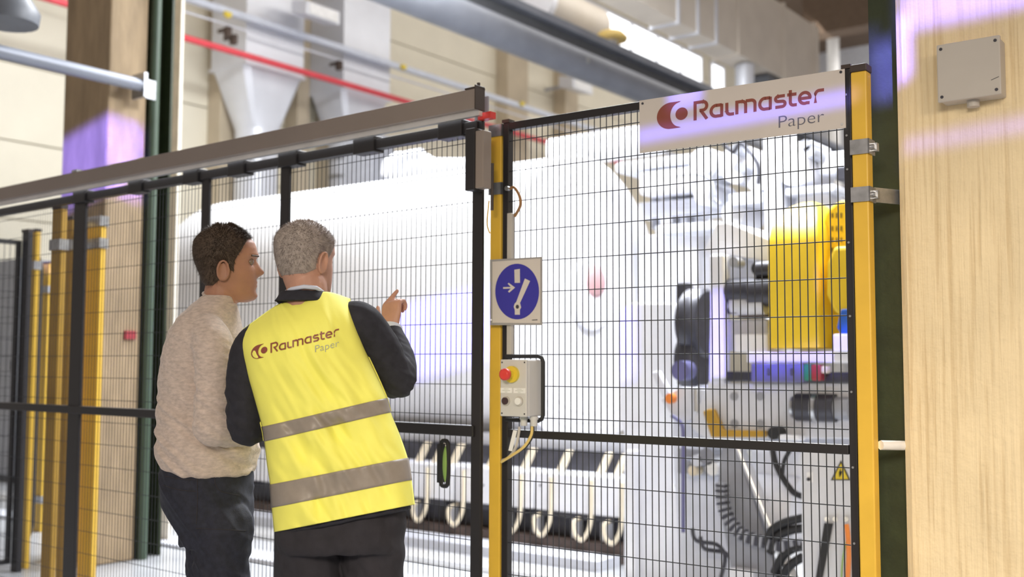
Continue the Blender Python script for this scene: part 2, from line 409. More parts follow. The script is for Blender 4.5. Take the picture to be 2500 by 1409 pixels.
# logo drawn as flat strokes in its own units (x right, b above the baseline)
def arc(cx, cy, rx, ry, a0, a1, n=14): return [(cx + rx * math.cos(R(a0 + (a1 - a0) * i / n)), cy + ry * math.sin(R(a0 + (a1 - a0) * i / n))) for i in range(n + 1)]
LOGO = [
    [(553, 0), (553, 152), (620, 152)] + arc(620, 116, 33, 36, 90, -90) + [(590, 80)], [(603, 78), (655, 0)],
    arc(735, 57, 45, 47, 80, 280, 16) + [(782, 10)], [(735, 103), (782, 103)], [(782, 110), (782, 0)],
    [(826, 112), (826, 42)] + arc(858, 42, 32, 32, 180, 270, 8) + [(888, 10)],
    [(912, 0), (912, 105), (955, 105)] + arc(955, 75, 33, 30, 90, 0, 8) + [(988, 0)], [(988, 105), (1032, 105)] + arc(1035, 75, 33, 30, 90, 0, 8) + [(1068, 0)],
    arc(1152, 57, 43, 47, 80, 280, 16) + [(1200, 10)], [(1152, 103), (1200, 103)], [(1200, 110), (1200, 0)],
    [(1325, 103), (1270, 103)] + arc(1270, 81, 25, 22, 90, 270, 8) + [(1300, 57)] + arc(1302, 34, 25, 23, 90, -90, 8) + [(1243, 11)],
    [(1372, 142), (1372, 40)] + arc(1400, 38, 28, 28, 180, 270, 8) + [(1428, 10)], [(1345, 103), (1425, 103)],
    [(1452, 55), (1541, 55)] + arc(1496, 57, 46, 47, 0, 290, 24) + [(1538, 11)],
    [(1588, 0), (1588, 75)] + arc(1620, 72, 32, 32, 180, 90, 8) + [(1662, 104)],
]
def stroke_polys(w=27):
    out = []
    for ln in LOGO:
        P = [Vector((a, b)) for a, b in ln]
        L_ = []; R_ = []
        for i, p in enumerate(P):
            d0 = (P[i] - P[i - 1]).normalized() if i > 0 else None; d1 = (P[i + 1] - P[i]).normalized() if i < len(P) - 1 else None
            d0 = d0 or d1; d1 = d1 or d0
            n0 = Vector((-d0.y, d0.x)); n1 = Vector((-d1.y, d1.x)); m = (n0 + n1).normalized(); k = w / 2 / max(.6, m.dot(n0))
            L_.append(p + m * k); R_.append(p - m * k)
        for i in range(len(P) - 1): out.append([L_[i], L_[i + 1], R_[i + 1], R_[i]])
    return out
def emblem_polys():
    out = []
    o_ = [(432, 186)] + [(345 + 121 * math.cos(R(a)), 72 + 114 * math.sin(R(a))) for a in range(95, 266, 6)] + [(432, -42)]
    i_ = [(432, 186)] + [(428 + 88 * math.cos(R(a)), 72 + 106 * math.sin(R(a))) for a in range(98, 263, 6)] + [(432, -42)]
    n = min(len(o_), len(i_))
    for k in range(n - 1): out.append([Vector(o_[k]), Vector(o_[k + 1]), Vector(i_[k + 1]), Vector(i_[k])])
    b = [Vector((437 + 53 * math.cos(R(a)), 75 + 54 * math.sin(R(a)))) for a in range(0, 360, 15)]
    c = Vector((437, 75))
    for k in range(len(b)): out.append([c, b[k], b[(k + 1) % len(b)]])
    return out
def font_tris(txt, size, offset=0.):
    cu = bpy.data.curves.new('txt', 'FONT'); cu.body = txt; cu.size = size; cu.offset = offset; cu.resolution_u = 4
    ob = bpy.data.objects.new('txt', cu); COL.objects.link(ob); dg = bpy.context.evaluated_depsgraph_get(); dg.update()
    me = bpy.data.meshes.new_from_object(ob.evaluated_get(dg)); v = [Vector((p.co.x, p.co.y)) for p in me.vertices]
    f = [[v[i] for i in p.vertices] for p in me.polygons]; xs = [p.x for p in v]
    bpy.data.objects.remove(ob, do_unlink=True); bpy.data.curves.remove(cu)
    return f, min(xs), max(xs)
pf, pa, pb = font_tris('Paper', 1.0, -.012)
capk = 110 / .727
PAPER = [[Vector((1272 + (p.x - pa) / (pb - pa) * 390, -170 + p.y * capk)) for p in f] for f in pf]
def put(polys, fn, name, m, parent):
    mb = MB()
    for pl in polys:
        q = [fn(p.x, p.y) for p in pl]
        if any(x is None for x in q): continue
        mb.add(q, [list(range(len(q)))])
    return mb.build(name, m, parent, world=True, fix=False)
def sign_fn(X, b):
    cx = X; cy = 545 - .145 * (X - 540) - b
    return rp_pt(1540 + cx / 3.523, 140 + cy / 3.523, so - .0006)
put(stroke_polys(), sign_fn, 'lettering', 'red_ink', sg); put(emblem_polys(), sign_fn, 'emblem', 'red_ink', sg); put(PAPER, sign_fn, 'lettering', 'grey_ink', sg)

# --- blue mandatory sign
mo = -.03
ms = thing('mandatory_sign', 'square white sign with a blue disc and lever symbol on the slim yellow post', 'sign', RP.w(RP.hit(1258, 790, mo)[0], mo, RP.hit(1258, 794, mo)[1]), RP.rz)
def mp_(px, py, o=mo): return rp_pt(px, py, o)
MB().prism([mp_(1196, 794), mp_(1323, 794), mp_(1323, 627), mp_(1196, 634)], RP.n * .004).build('sign_edge', 'signframe', ms, world=True)
o2 = mo - .001
MB().prism([mp_(1202, 788, o2), mp_(1319, 789, o2), mp_(1319, 631, o2), mp_(1202, 639, o2)], RP.n * .001).build('sign_plate', 'sign', ms, world=True)
def flat(pts, o, name, m): return MB().add([mp_(a, b, o) for a, b in pts], [list(range(len(pts)))]).build(name, m, ms, world=True, fix=False)
flat([(1262.5 + 53.5 * math.cos(R(a)), 712 - 68 * math.sin(R(a))) for a in range(0, 360, 8)], mo - .0016, 'blue_disc', 'signblue')
S = .3902  # zoom factor of the crop the symbol was read from
def z4(l): return [(1130 + a * S, 600 + b * S) for a, b in l]
flat(z4([(322, 150), (357, 145), (358, 232), (324, 233)]), mo - .0022, 'symbol', 'sign')
flat(z4([(388, 205), (421, 221), (358, 358), (365, 385), (357, 402), (357, 432), (325, 432), (325, 402), (318, 382), (324, 362), (334, 352)]), mo - .0022, 'symbol', 'sign')
flat([(1263 + 4 * math.cos(R(a)), 749 - 5 * math.sin(R(a))) for a in range(0, 360, 30)], mo - .0028, 'symbol_hole', 'mdark')
flat(z4([(252, 259), (300, 258), (280, 238), (287, 232), (327, 262), (290, 294), (282, 286), (300, 268), (252, 270)]), mo - .0022, 'symbol', 'sign')
flat(z4([(432, 463), (467, 461), (467, 466), (432, 467)]), mo - .0022, 'symbol', 'mdark')
MB().cyl(mp_(1199, 781, mo - .003), mp_(1199, 781), .003, 8).build('rivet', 'alu', ms, world=True)

# --- control box on the post
bo = -.10
ca = RP.hit(1221, 1015, bo); cb = RP.hit(1285, 1015, bo); cc = RP.hit(1221, 879, bo)
z0 = RP.hit(1250, 1017, bo)[1]; z1 = RP.hit(1250, 878, bo)[1]; wb = cb[0] - ca[0]; hb_ = z1 - z0
cbx = thing('control_box', 'light grey switch box with a red emergency stop under the blue sign', 'control box', RP.w(ca[0], bo, z0), RP.rz)
MB().box(0, wb, .012, .098, 0, hb_).build('enclosure', 'plastic', cbx, .006)
MB().box(0, wb, 0, .0115, 0, hb_).build('lid', 'plastic', cbx, .003)
for x in (.008, wb - .008):
    for z in (.01, hb_ - .01): MB().cyl((x, -.001, z), (x, .003, z), .003, 8).build('screw', 'mdark', cbx)
es = (wb * .48, hb_ * .74)
MB().cyl((es[0], 0, es[1]), (es[0], -.012, es[1]), .029, 24).cyl((es[0], -.012, es[1]), (es[0], -.035, es[1]), .014, 16).build('stop_base', 'ybase', cbx)
MB().tube([(es[0], -.035, es[1]), (es[0], -.037, es[1]), (es[0], -.052, es[1]), (es[0], -.056, es[1])], [.017, .0205, .0205, .015], 20).build('stop_button', 'red', cbx)
for k, mm in ((.24, 'dark'), (.74, 'white')):
    x = wb * k + (.0 if k < .5 else .0); z = hb_ * .27
    MB().cyl((x, 0, z), (x, -.006, z), .0165, 20).build('button_bezel', 'jbox', cbx)
    MB().cyl((x, -.006, z), (x, -.012, z), .0125, 20).build('push_button', mm, cbx)
    l_ = MB().box(x - wb * .22, x + wb * .22, -.0016, 0, hb_ * .41, hb_ * .5).build('button_label', 'white', cbx)
    MB().box(x - .010, x + .010, -.0022, -.0016, hb_ * .477, hb_ * .483).box(x - .017, x + .017, -.0022, -.0016, hb_ * .449, hb_ * .456).box(x - .006, x + .006, -.0022, -.0016, hb_ * .424, hb_ * .43).build('label_print', 'grey_ink_light', l_)
for x in (wb * .62, wb * 1.0):
    yy = .06
    MB().cyl((x - .01, yy, 0), (x - .01, yy, -.012), .0155, 8).cyl((x - .01, yy, -.012), (x - .01, yy, -.034), .0125, 14).build('cable_gland', 'plastic', cbx)
g = MB(); ra = RP.hit(1243, 872, .0); rb = RP.hit(1333, 872, .0); rz0 = RP.hit(1290, 1026, .0)[1]; rz1 = RP.hit(1290, 870, .0)[1]
q = [(ra[0], rz1), (rb[0] - .02, rz1), (rb[0] - .006, rz1 - .006), (rb[0], rz1 - .02), (rb[0], rz0 + .02), (rb[0] - .006, rz0 + .006), (rb[0] - .02, rz0), (ra[0], rz0)]
og = tag(g.tube([RP.w(t, -.018, z) for t, z in q], .0075, 10).build('cable_guard', 'rubber'), 'black rounded hoop bracket around the grey control box', 'bracket'); rebase(og)
def pxtube(name, pts, r, m, label, cat, plane=RP, n=8, sub=6, parent=None):
    P = []
    for px, py, off in pts: t, z = plane.hit(px, py, off); P.append(plane.w(t, off, z))
    o = MB().tube(catmull(P, sub), r, n).build(name, m, parent, world=bool(parent))
    if not parent: tag(o, label, cat); rebase(o)
    return o
pxtube('cable', [(1299, 1040, -.04), (1297, 1062, -.04), (1280, 1090, -.045), (1250, 1112, -.05), (1224, 1128, -.04)], .0052, 'cable_y', 'yellow cable curving down from the grey control box to the slim post', 'cable')
pxtube('cable', [(1303, 1040, -.034), (1301, 1064, -.034), (1285, 1090, -.038), (1262, 1106, -.042)], .004, 'rubber', 'short black cable running beside the yellow one below the control box', 'cable')
pxtube('cable', [(1268, 1042, -.04), (1266, 1060, -.04), (1258, 1095, -.04), (1240, 1118, -.03), (1226, 1124, -.01)], .005, 'jbox', 'grey cable dropping from the left gland of the control box', 'cable')
tg = MB().prism([rp_pt(1253, 1050, -.052), rp_pt(1262, 1052, -.052), rp_pt(1250, 1102, -.052), rp_pt(1241, 1100, -.052)], RP.n * .002).build('cable_tag', 'white')
tag(tg, 'narrow white tag strapped to the grey cable under the control box', 'tag'); rebase(tg)
pxtube('cable_loop', [(1244, 461, .0), (1256, 458, -.01), (1268, 478, -.02), (1271, 498, -.02), (1266, 512, -.01), (1257, 528, 0)], .0055, 'cable_b', 'brown cable loop beside the slim yellow post, above the grey conduit', 'cable')
pxtube('cable', [(1194, 490, .02), (1190, 530, .01), (1190, 552, .01), (1196, 570, .02)], .003, 'cable_y', 'thin cable curling at the left edge of the slim yellow post', 'cable')
t0 = RP.hit(1250, 522, .0); t1 = RP.hit(1250, 868, .0)
o = MB().box(-.008, .012, -.018, .0, 0, t0[1] - t1[1]).build('conduit', 'jbox', None, .002); o.location = RP.w(t0[0], -.002, t1[1]); o.rotation_euler.z = RP.rz
tag(o, 'pale grey vertical conduit between the brown cable loop and the control box', 'conduit')
for px in (1250, ):
    t, z = RP.hit(px - 8, 461, 0); o = MB().cyl(RP.w(t, -.001, z), RP.w(t, -.014, z), .009, 12).build('cable_clip', 'galv'); tag(o, 'small round steel clip at the top of the brown cable loop', 'clip'); rebase(o)
# --- concrete pillar, steel column
PY = 3.22
pl = atY(2196, 700, PY).x; 
pil = MB().prism([(pl, PY + .02, 0), (pl + .022, PY, 0), (pl + .85, PY, 0), (pl + .85, PY + .7, 0), (pl, PY + .7, 0)], (0, 0, 5)).build('concrete_pillar', 'pillar')
tag(pil, 'board-marked ochre concrete pillar at the right edge', 'pillar'); rebase(pil)
random.seed(11)
for px, py, r in ((2253, 717, .006), (2160 + 60, 480, .003)):
    pass
gcx = atY(2133, 700, PY + .12).x
gc = MB().box(gcx, pl - .004, PY + .12, PY + .135, 0, 5).box(pl - .03, pl - .022, PY + .135, PY + .3, 0, 5).box(gcx, pl - .004, PY + .3, PY + .315, 0, 5).build('steel_column', 'green')
tag(gc, 'dark green steel column against the concrete pillar', 'column'); rebase(gc)
# wall strap
p0 = rp_pt(2134, 476, .04); z = p0.z
sb = MB().prism([p0 + Vector((0, 0, -.022)), Vector((pl - .002, PY + .08, z - .022)), Vector((pl - .002, PY + .08, z + .022)), p0 + Vector((0, 0, .022))], (.003, -.003, 0))
sb.box(pl - .006, pl - .002, PY + .04, PY + .12, z - .035, z + .045)
o = sb.build('steel_strap', 'galv'); tag(o, 'galvanised strap tying the thick yellow post to the concrete pillar', 'bracket'); rebase(o)
p1 = rp_pt(2150, 1087, .03)
p2 = atY(2208, 1088, PY + .03)
o = MB().tube([p1, (p1 + p2) / 2, p2], .014, 8).build('wall_clip', 'white'); tag(o, 'short white stub tie low between thick yellow post and concrete pillar', 'bracket'); rebase(o)
# junction box on the pillar
def jp(px, py, Y): return atY(px, py, Y)
YB = PY - .075
a = jp(2289, 238, YB); b = jp(2445, 238, YB); zt_ = jp(2366, 97, YB).z; zb_ = jp(2366, 240, YB).z
jb = thing('junction_box', 'flat square grey junction box high on the concrete pillar', 'junction box', (a.x, YB, zb_))
wj = b.x - a.x; hj = zt_ - zb_
MB().box(.003, wj - .003, .014, .075, .003, hj - .003).build('box_body', 'jbox', jb, .005)
MB().box(0, wj, 0, .0135, 0, hj).build('box_lid', 'jbox', jb, .003)
for x in (.012, wj - .012):
    for z in (.014, hj - .014): MB().cyl((x, -.0015, z), (x, .003, z), .0045, 10).build('screw', 'mdark', jb)
MB().cyl((wj * .5, .045, .003), (wj * .5, .045, -.016), .017, 14).build('cable_gland', 'jbox', jb)
MB().add([(wj * .85, -.0006, hj * .25), (wj * .97, -.0006, hj * .29), (wj * .97, -.0006, hj * .30), (wj * .85, -.0006, hj * .26)], [(0, 1, 2, 3)]).build('scratch', 'mdark', jb)
# ------------------------------------------------------------ left background: columns, far fence, rail
def lab(o, l, c, g=None): tag(o, l, c, g); rebase(o); return o
YC = 4.4
xa = atY(140, 700, YC).x; xb = atY(250, 700, YC).x; yb = atX(345, 700, xb).y
lab(MB().box(xa, xb, YC, yb, 0, 7).build('concrete_column', 'concrete', None, .015), 'brown concrete column behind the left end of the gate', 'column')
# green steel column behind
yg0 = yb + .03; yg1 = atX(428, 300, xb + .02).y
xg = xb - .02
gcl = lab(MB().box(xg - .25, xg, yg0, yg0 + .02, 0, 7).box(xg - .14, xg - .12, yg0 + .02, yg1 - .02, 0, 7).box(xg - .25, xg, yg1 - .02, yg1, 0, 7).build('steel_column', 'green'), 'dark green steel column behind the brown concrete column', 'column')
p = atX(385, 700, xg + .05)
lab(MB().cyl((xg + .03, p.y - .06, .0), (xg + .03, p.y - .06, 7), .036, 14).build('riser_pipe', 'green_pipe'), 'green vertical pipe in front of the dark green column', 'pipe')
YS = yg1 + .35
xs0 = atY(398, 800, YS).x; xs1 = atY(436, 300, YS).x
lab(MB().box(xs0, xs1, YS, YS + .03, 0, 7).build('cable_duct', 'cream_paint'), 'cream vertical casing strip right of the dark green column', 'casing')
lo = atX(318, 818, xb + .02); lab(MB().box(xb, xb + .02, lo.y - .04, lo.y + .05, lo.z - .03, lo.z + .03).build('wall_label', 'tred'), 'small dark red plate on the brown column, beside the green pipe', 'plate')
# railing pipe
XR = xb + .12; q0 = atX(342, 208, XR); q1y = atX(-60, 150, XR).y
rl = thing('rail_pipe', 'grey horizontal pipe crossing the brown concrete column', 'pipe', (XR, q0.y, q0.z))
MB().cyl((0, 0, 0), (0, q1y - q0.y, 0), .047, 18).build('pipe', 'crane', rl)
MB().box(-.1, .05, 0, .03, -.09, .09).box(.0, .02, .03, .12, -.09, .05).build('end_bracket', 'galv', rl)
lampp = atD(20, 20, 7)
lt = thing('hanging_lamp', 'dark grey round lamp housing in the top left corner', 'lamp', lampp + Vector((-.02, 0, -.0)))
MB().tube([(0, 0, -.1), (0, 0, -.02), (0, 0, .12), (0, 0, .3)], [.2, .21, .12, .06], 20).build('housing', 'crane2', lt)
MB().cyl((0, 0, .3), (0, 0, 1.2), .02).build('stem', 'mdark', lt)
# far fence posts
def fpost(px, wpx, Y, Hh, mt, label, clamps=(), blk=True):
    p = atY(px, 800, Y); p2 = atY(px + wpx, 800, Y)
    wd = p2.x - p.x 
    t = thing('fence_post', label, 'post', (p.x, Y, 0))
    MB().box(0, wd, 0, .035, 0, Hh - .02).build('post_tube', mt, t, .004)
    MB().box(-.003, wd + .003, -.003, .038, Hh - .02, Hh).build('post_cap', 'cap', t)
    for y in clamps:
        z = atY(px, y, Y).z; MB().box(-.008, wd + .01, -.012, .045, z - .03, z + .03).build('clamp', 'galv', t)
    return p
fpost(46, 16, 3.95, atY(46, 562, 3.95).z, 'black', 'black far fence post, leftmost of those beyond the gate')
fpost(61, 20, 4.05, atY(61, 562, 4.05).z, 'yellow', 'yellow far fence post with a pale clamp, leftmost yellow one', (650,))
fpost(96, 19, 5.0, atY(96, 640, 5.0).z, 'yellow', 'shortest yellow far fence post, just left of the ochre post', (708, 1220))
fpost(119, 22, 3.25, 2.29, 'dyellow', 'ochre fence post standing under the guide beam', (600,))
fpost(155, 14, 3.5, 2.28, 'dyellow', 'narrow ochre post right of the clamped ochre post', (600,))
fpost(205, 34, 3.6, 2.28, 'yellow', 'broad bright yellow post beside the brown concrete column', (545, 598))
for nm, A, B, Hh in (('mesh_fence_panel', atY(-80, 800, 3.6), atY(46, 800, 3.95), 2.27), ('mesh_fence_panel', atY(80, 800, 4.2), atY(100, 800, 4.95), 2.27)):
    P = Plane2(A, B); t = thing(nm, 'black far mesh panel at the left edge beyond the gate' if B.x < -6.9 and A.y < 4 else 'dark far mesh panel between the two bright yellow far posts', 'fence panel', P.w(0), P.rz)
    for a, b, c, d in ((0, .03, .05, Hh), (P.L - .03, P.L, .05, Hh)): MB().box(a, b, 0, .03, c, d).build('stile', 'black', t)
    for z in (.05, 1.12, Hh - .03): MB().box(.03, P.L - .03, 0, .03, z, z + .03).build('rail', 'black', t)
    mb = MB(); wires(mb, .03, P.L - .03, .08, Hh - .03, .04, .11, .15); tag(mb.build('wire_mesh', 'wire', t), kind='stuff')
# grey cabinet & stack seen through the far fence
def cabinet(px0, px1, y0, Y, m, label, dep=.5):
    a = atY(px0, 800, Y).x; b = atY(px1, 800, Y).x; z = atY(px0, y0, Y).z
    t = thing('floor_cabinet', label, 'cabinet', (a, Y, 0))
    MB().box(0, b - a, .02, dep, .08, z).build('cabinet_body', m, t, .01)
    MB().box(.02, b - a - .02, .0, .02, .1, z - .03).build('door', m, t, .004)
    MB().box(.02, b - a - .02, .03, dep - .02, 0, .08).build('plinth', 'mdark', t)
    MB().box(b - a - .07, b - a - .05, -.02, 0, z * .5, z * .5 + .12).build('handle', 'mdark', t)
cabinet(-40, 40, 640, 6.8, 'mgrey2', 'dim grey cabinet at far left behind the mesh', .6)
cabinet(62, 92, 1290, 5.6, 'mwhite', 'low white cabinet between yellow far posts', .4)

# ------------------------------------------------------------ things on the far wall
def wallY(px, py, X=WX): return atX(px, py, X)
for px0, px1 in ((540, 600), (728, 758), (805, 830), (1240, 1290), (1380, 1412)):
    a = wallY(px0, 200, WX + .4).y; b = wallY(px1, 200, WX + .4).y
    lab(MB().box(WX + .02, WX + .4, a, b, 0, 13.4).build('wall_pilaster', 'pilaster', None, .02), {540: 'beige wall pilaster left of the first hopper duct', 728: 'beige wall pilaster right of the first hopper duct', 805: 'beige wall pilaster left of the second hopper duct', 1240: 'beige wall pilaster above the gate end', 1380: 'beige wall pilaster behind the small floodlight, under the girder'}[px0], 'pilaster')
XD = WX + 1.3
def hopper(px0, px1, yhop, ybot, label, sc=1):
    a = wallY(px0, yhop, XD); b = wallY(px1, yhop, XD); zt = a.z; dep = .95
    t = thing('ventilation_duct', label, 'duct', (XD, a.y, 0)); wd = b.y - a.y
    MB().box(-dep, 0, 0, wd, zt, 13).build('duct_shaft', 'duct', t, .01)
    MB().box(-dep - .03, .03, -.03, wd + .03, zt - .04, zt).build('flange', 'duct', t)
    r = .38; c = Vector((-dep / 2, wd / 2)); zb = zt - 1.05; rings = []
    for k in range(7):
        s_ = k / 6; z = zt - .04 + (zb - zt + .04) * s_; ring = []
        for j in range(32):
            an = 2 * math.pi * (j + .5) / 32; q = Vector((math.cos(an), math.sin(an))); m_ = max(abs(q.x), abs(q.y)); sq = Vector((q.x / m_ * dep / 2, q.y / m_ * wd / 2)); ci = q * r
            p = sq.lerp(ci, s_) + c; ring.append((p.x, p.y, z))
        rings.append(ring)
    hm = MB().loft(rings); hm.sm = [False] * len(hm.sm); hm.build('hopper', 'duct', t)
    MB().cyl((c.x, c.y, zb), (c.x, c.y, .3), r, 28).build('round_pipe', 'duct', t)
    for z in (zb - .25, zb - .6): MB().cyl((c.x, c.y, z), (c.x, c.y, z + .06), r + .02, 28).build('band', 'galv', t)
hopper(600, 742, 150, 260, 'pale duct with a wide hopper, left of the two behind the guide beam')
hopper(838, 952, 212, 320, 'pale duct with a wide hopper, right of the two behind the guide beam')
def runY(name, pxa, pya, X, y0, y1, r, m, label, cat, box=None):
    z = atX(pxa, pya, X).z
    mb = MB()
    if box: mb.box(X - box[0], X, y0, y1, z - box[1] / 2, z + box[1] / 2)
    else: mb.cyl((X, y0, z), (X, y1, z), r, 16)
    return lab(mb.build(name, m), label, cat)
runY('sprinkler_pipe', 720, 170, WX + 1.55, 3, 30, .055, 'redpipe', 'long red pipe sloping across the far cream wall', 'pipe')
runY('cable_tray', 720, 78, WX + 1.5, 3, 36, .05, 'tray', 'pale blue cable tray above the long red pipe', 'cable tray', (.12, .10))
runY('thin_conduit', 720, 112, WX + 1.45, 3, 30, .018, 'mgrey', 'thin grey conduit between cable tray and red pipe', 'conduit')
for px, py in ((556, 35), (985, 163), (1275, 253)):
    p = atX(px, py, WX + 1.525); lab(MB().cbox(p, .06, .13, .07).ell(p + Vector((0, 0, -.035)), .03, .06, .03, 10, 6).build('warning_lamp', 'ybase'), 'small yellow lamp on the cable tray, ' + {556: 'left of the first duct', 985: 'right of the second duct', 1275: 'past the gate end'}[px], 'lamp')
for px, py in ((556, 78), (570, 97), (828, 160)):
    p = atX(px, py, WX + 1.5); lab(MB().cbox(p, .12, .08, .16).cbox(p + Vector((-.14, 0, .05)), .2, .05, .05).build('tray_bracket', 'mbrown'), {78: 'dark tray bracket just under the leftmost yellow lamp', 97: 'dark tray bracket, lower of the pair left of the first duct', 160: 'dark tray bracket between the two hopper ducts'}[py], 'bracket')
def flood(px, py, X, s_, label):
    p = atX(px, py, X); t = thing('floodlight', label, 'floodlight', p)
    MB().prism([(0, -.5 * s_, -.1 * s_), (0, .5 * s_, -.1 * s_), (0, .5 * s_, .22 * s_), (0, -.5 * s_, .22 * s_)], (-.5 * s_, 0, .1 * s_)).build('housing', 'duct', t, .02)
    MB().box(.0, .02, -.42 * s_, .42 * s_, -.06 * s_, .18 * s_).build('lens', 'white', t)
    MB().box(-(p.x - WX - .03 if px > 1000 else .6), -.45 * s_, -.04, .04, .1, .16).build('arm', 'mgrey2', t)
flood(790, 38, WX + 2.0, .8, 'pale box floodlight between the two ducts at the top edge')
flood(1424, 215, WX + 1.2, .9, 'small pale floodlight below the grey girder')
# crane girder
XG = -10.0
pt = atX(1417, 76, XG); pbm = atX(1417, 194, XG)
t = thing('crane_girder', 'large blue-grey girder running diagonally under the roof', 'girder', (XG, 4, pbm.z))
hh = pt.z - pbm.z; rr_ = hh * .30
MB().cyl((0, 0, rr_), (0, 36, rr_), rr_, 28).build('round_chord', 'crane', t)
MB().box(-.3, -.02, 0, 36, rr_ * 1.5, hh - .12).build('web', 'crane2', t)
MB().box(-.42, .12, 0, 36, hh - .12, hh).build('rail_flange', 'crane', t)
for k in range(9): MB().cyl((rr_ * .98, 3 + k * 4, rr_), (rr_ * 1.06, 3 + k * 4, rr_), .05, 10).build('bolt', 'galv', t)
p = atX(1492, 100, XG - .5)
t = thing('rotating_beacon', 'amber lamp standing on the grey girder in front of the windows', 'lamp', p)
MB().tube([(0, -.0, 0), (0, 0, .06), (0, 0, .16), (0, 0, .2)], [.3, .32, .22, .1], 16).build('lens', 'cable_y', t)
MB().cyl((0, 0, -.355), (0, 0, 0), .12).build('base', 'mwhite', t)
p = atX(1312, 5, -11.4); r = .40
t = thing('round_duct', 'round cream duct with an open white end at the top edge', 'duct', p)
MB().cyl((0, 0, 0), (0, 1.9, 0), r, 32).build('duct_tube', 'beige_duct', t)
MB().tube([(0, -.12, 0), (0, 0, 0), (0, .06, 0)], [r + .02] * 3, 32).build('collar', 'mwhite', t)
# windows
ws = wallY(1398, 60, WX + .05).y; we = wallY(1766, 190, WX + .05).y
zb = atX(1540, 148, WX + .05).z; ztw = atX(1540, 60, WX + .05).z
n = 6
for i in range(n):
    a = ws + (we - ws) * i / n; b = ws + (we - ws) * (i + 1) / n
    if i == 4: b -= .1
    if i == 5: a += .55
    f = MB().box(WX + .02, WX + .1, a, b, zb - .8, zb - .7).box(WX + .02, WX + .1, a, b, ztw, ztw + .1).box(WX + .02, WX + .1, a, a + .05, zb - .7, ztw).box(WX + .02, WX + .1, b - .05, b, zb - .7, ztw).build('window_%d' % (i + 1), 'mwhite')
    f['kind'] = 'structure'; MB().box(WX + .03, WX + .05, a + .05, b - .05, zb - .7, ztw).build('pane', 'window', f)
# beige rectangular duct
XB = -7.6
e = atX(1800, 131, XB); e2 = atZ(1739, 142, e.z)
wdt = XB - e2.x; y0 = 6.0; y1 = atX(2004, 300, XB).y
t = thing('air_duct', 'big beige rectangular air duct under the roof at upper right', 'duct', (XB, y0, e.z))
wdt = min(max(wdt, .4), 2.2); hd = 1.35
MB().box(-wdt, 0, 0, y1 - y0, 0, hd).build('duct_body', 'beige_duct', t, .02)
for px, py in ((1652, 50), (1700, 40), (1745, 50), (1800, 60), (1912, 110), (1985, 120)):
    yy = atX(px, py, XB).y - y0; MB().box(-wdt - .02, .03, yy, yy + .06, -.03, hd + .03).build('flange', 'duct' if px < 1790 else 'beige_duct', t)
# boxes beneath the duct, roof beams at the end
for px, py, s_, l in ((1860, 172, .6, 'dark fitting hanging below the far end of the beige duct'),):
    p = atX(px, py, XB - .3); p.z = e.z - .215; lab(MB().cbox(p, .5, s_, .35).build('duct_hanger', 'crane2'), l, 'bracket')
pz = atY(2060, 70, 26).z; xx = atY(1960, 70, 26).x
lab(MB().box(xx, 2, 26, 26.6, pz, pz + 1.6).build('roof_beam', 'brownbeam'), 'brown roof beam at the top, right of the beige duct', 'beam')
p = atY(2034, 120, 30); lab(MB().cyl((p.x, 30, 0), (p.x, 30, 13), .17, 16).build('downpipe', 'white'), 'white vertical pipe on the end wall behind the fence top', 'pipe')
p = atX(1818, 195, -7.75); lab(MB().cyl(p + Vector((0, 0, -.5)), Vector((p.x, p.y, e.z - .035)), .16, 12).build('pipe_stub', 'duct'), 'pale pipe stub under the beige duct end, above the long sign', 'pipe')
# ------------------------------------------------------------ paper roll and machine
RY = 8.07; RZ = 1.98; RR = 1.30
xr1 = -5.24; xr0 = -9.95
t = thing('paper_roll', 'huge white paper roll lying behind the mesh gate', 'paper roll', ((xr0 + xr1) / 2, RY, RZ - RR))
L_ = (xr1 - xr0) / 2
MB().tube([(-L_, 0, RR), (-L_ + .015, 0, RR), (L_ - .015, 0, RR), (L_, 0, RR)], [RR - .015, RR, RR, RR - .015], 128).build('paper_web', 'paper', t)
for k, r in enumerate((.12, .98, 1.06, 1.14)):
    MB().tube([(L_ + .002, r * math.cos(a * math.pi / 24), RR + r * math.sin(a * math.pi / 24)) for a in range(48)], .004 if k else .02, 6, closed=True).build('winding_edge', 'paper' if k else 'pink', t)
MB().cyl((L_, 0, RR + .06), (L_ + .05, 0, RR + .06), .31, 36).build('core', 'mwhite', t)
p_ = atX(1500, 705, xr1 + .25)
MB().ell((L_ + .04, .04, RR + .18), .05, .17, .15).build('core_plug', 'pink', t)
# second roll / machine bodies behind, visible above the roll
def slab(px0, py0, px1, py1, Y, dep):
    a = atY(px0, py1, Y); b = atY(px1, py0, Y); return (a.x, b.x, Y, Y + dep, min(a.z, b.z), max(a.z, b.z))
def piece(px0, py0, px1, py1, Y, dep, name, m, parent, bevel=.01):
    xm = (px0 + px1) / 2
    a = atY(px0, 700, Y).x; b = atY(px1, 700, Y).x; z0 = atY(xm, py1, Y).z; z1 = atY(xm, py0, Y).z
    o = MB().box(a, b, Y, Y + dep, z0, z1).build(name, m, parent, world=True, bevel=bevel); return o
def gpoly(pts, Y, dep, name, m, parent, bevel=.008):
    return MB().prism([atY(x, y, Y) for x, y in pts], (0, dep, 0)).build(name, m, parent, world=True, bevel=bevel)
def ptube(pts, Y, r, name, m, parent, n=10, sub=5):
    P = [atY(q[0], q[1], q[2] if len(q) > 2 else Y) for q in pts]
    return MB().tube(catmull(P, sub), r, n).build(name, m, parent, world=bool(parent))
def gcyl(px, py, Y, r, d, name, m, parent, axis=(0, 1, 0), n=24):
    c = atY(px, py, Y); return MB().cyl(c, c + Vector(axis) * d, r, n).build(name, m, parent, world=bool(parent))

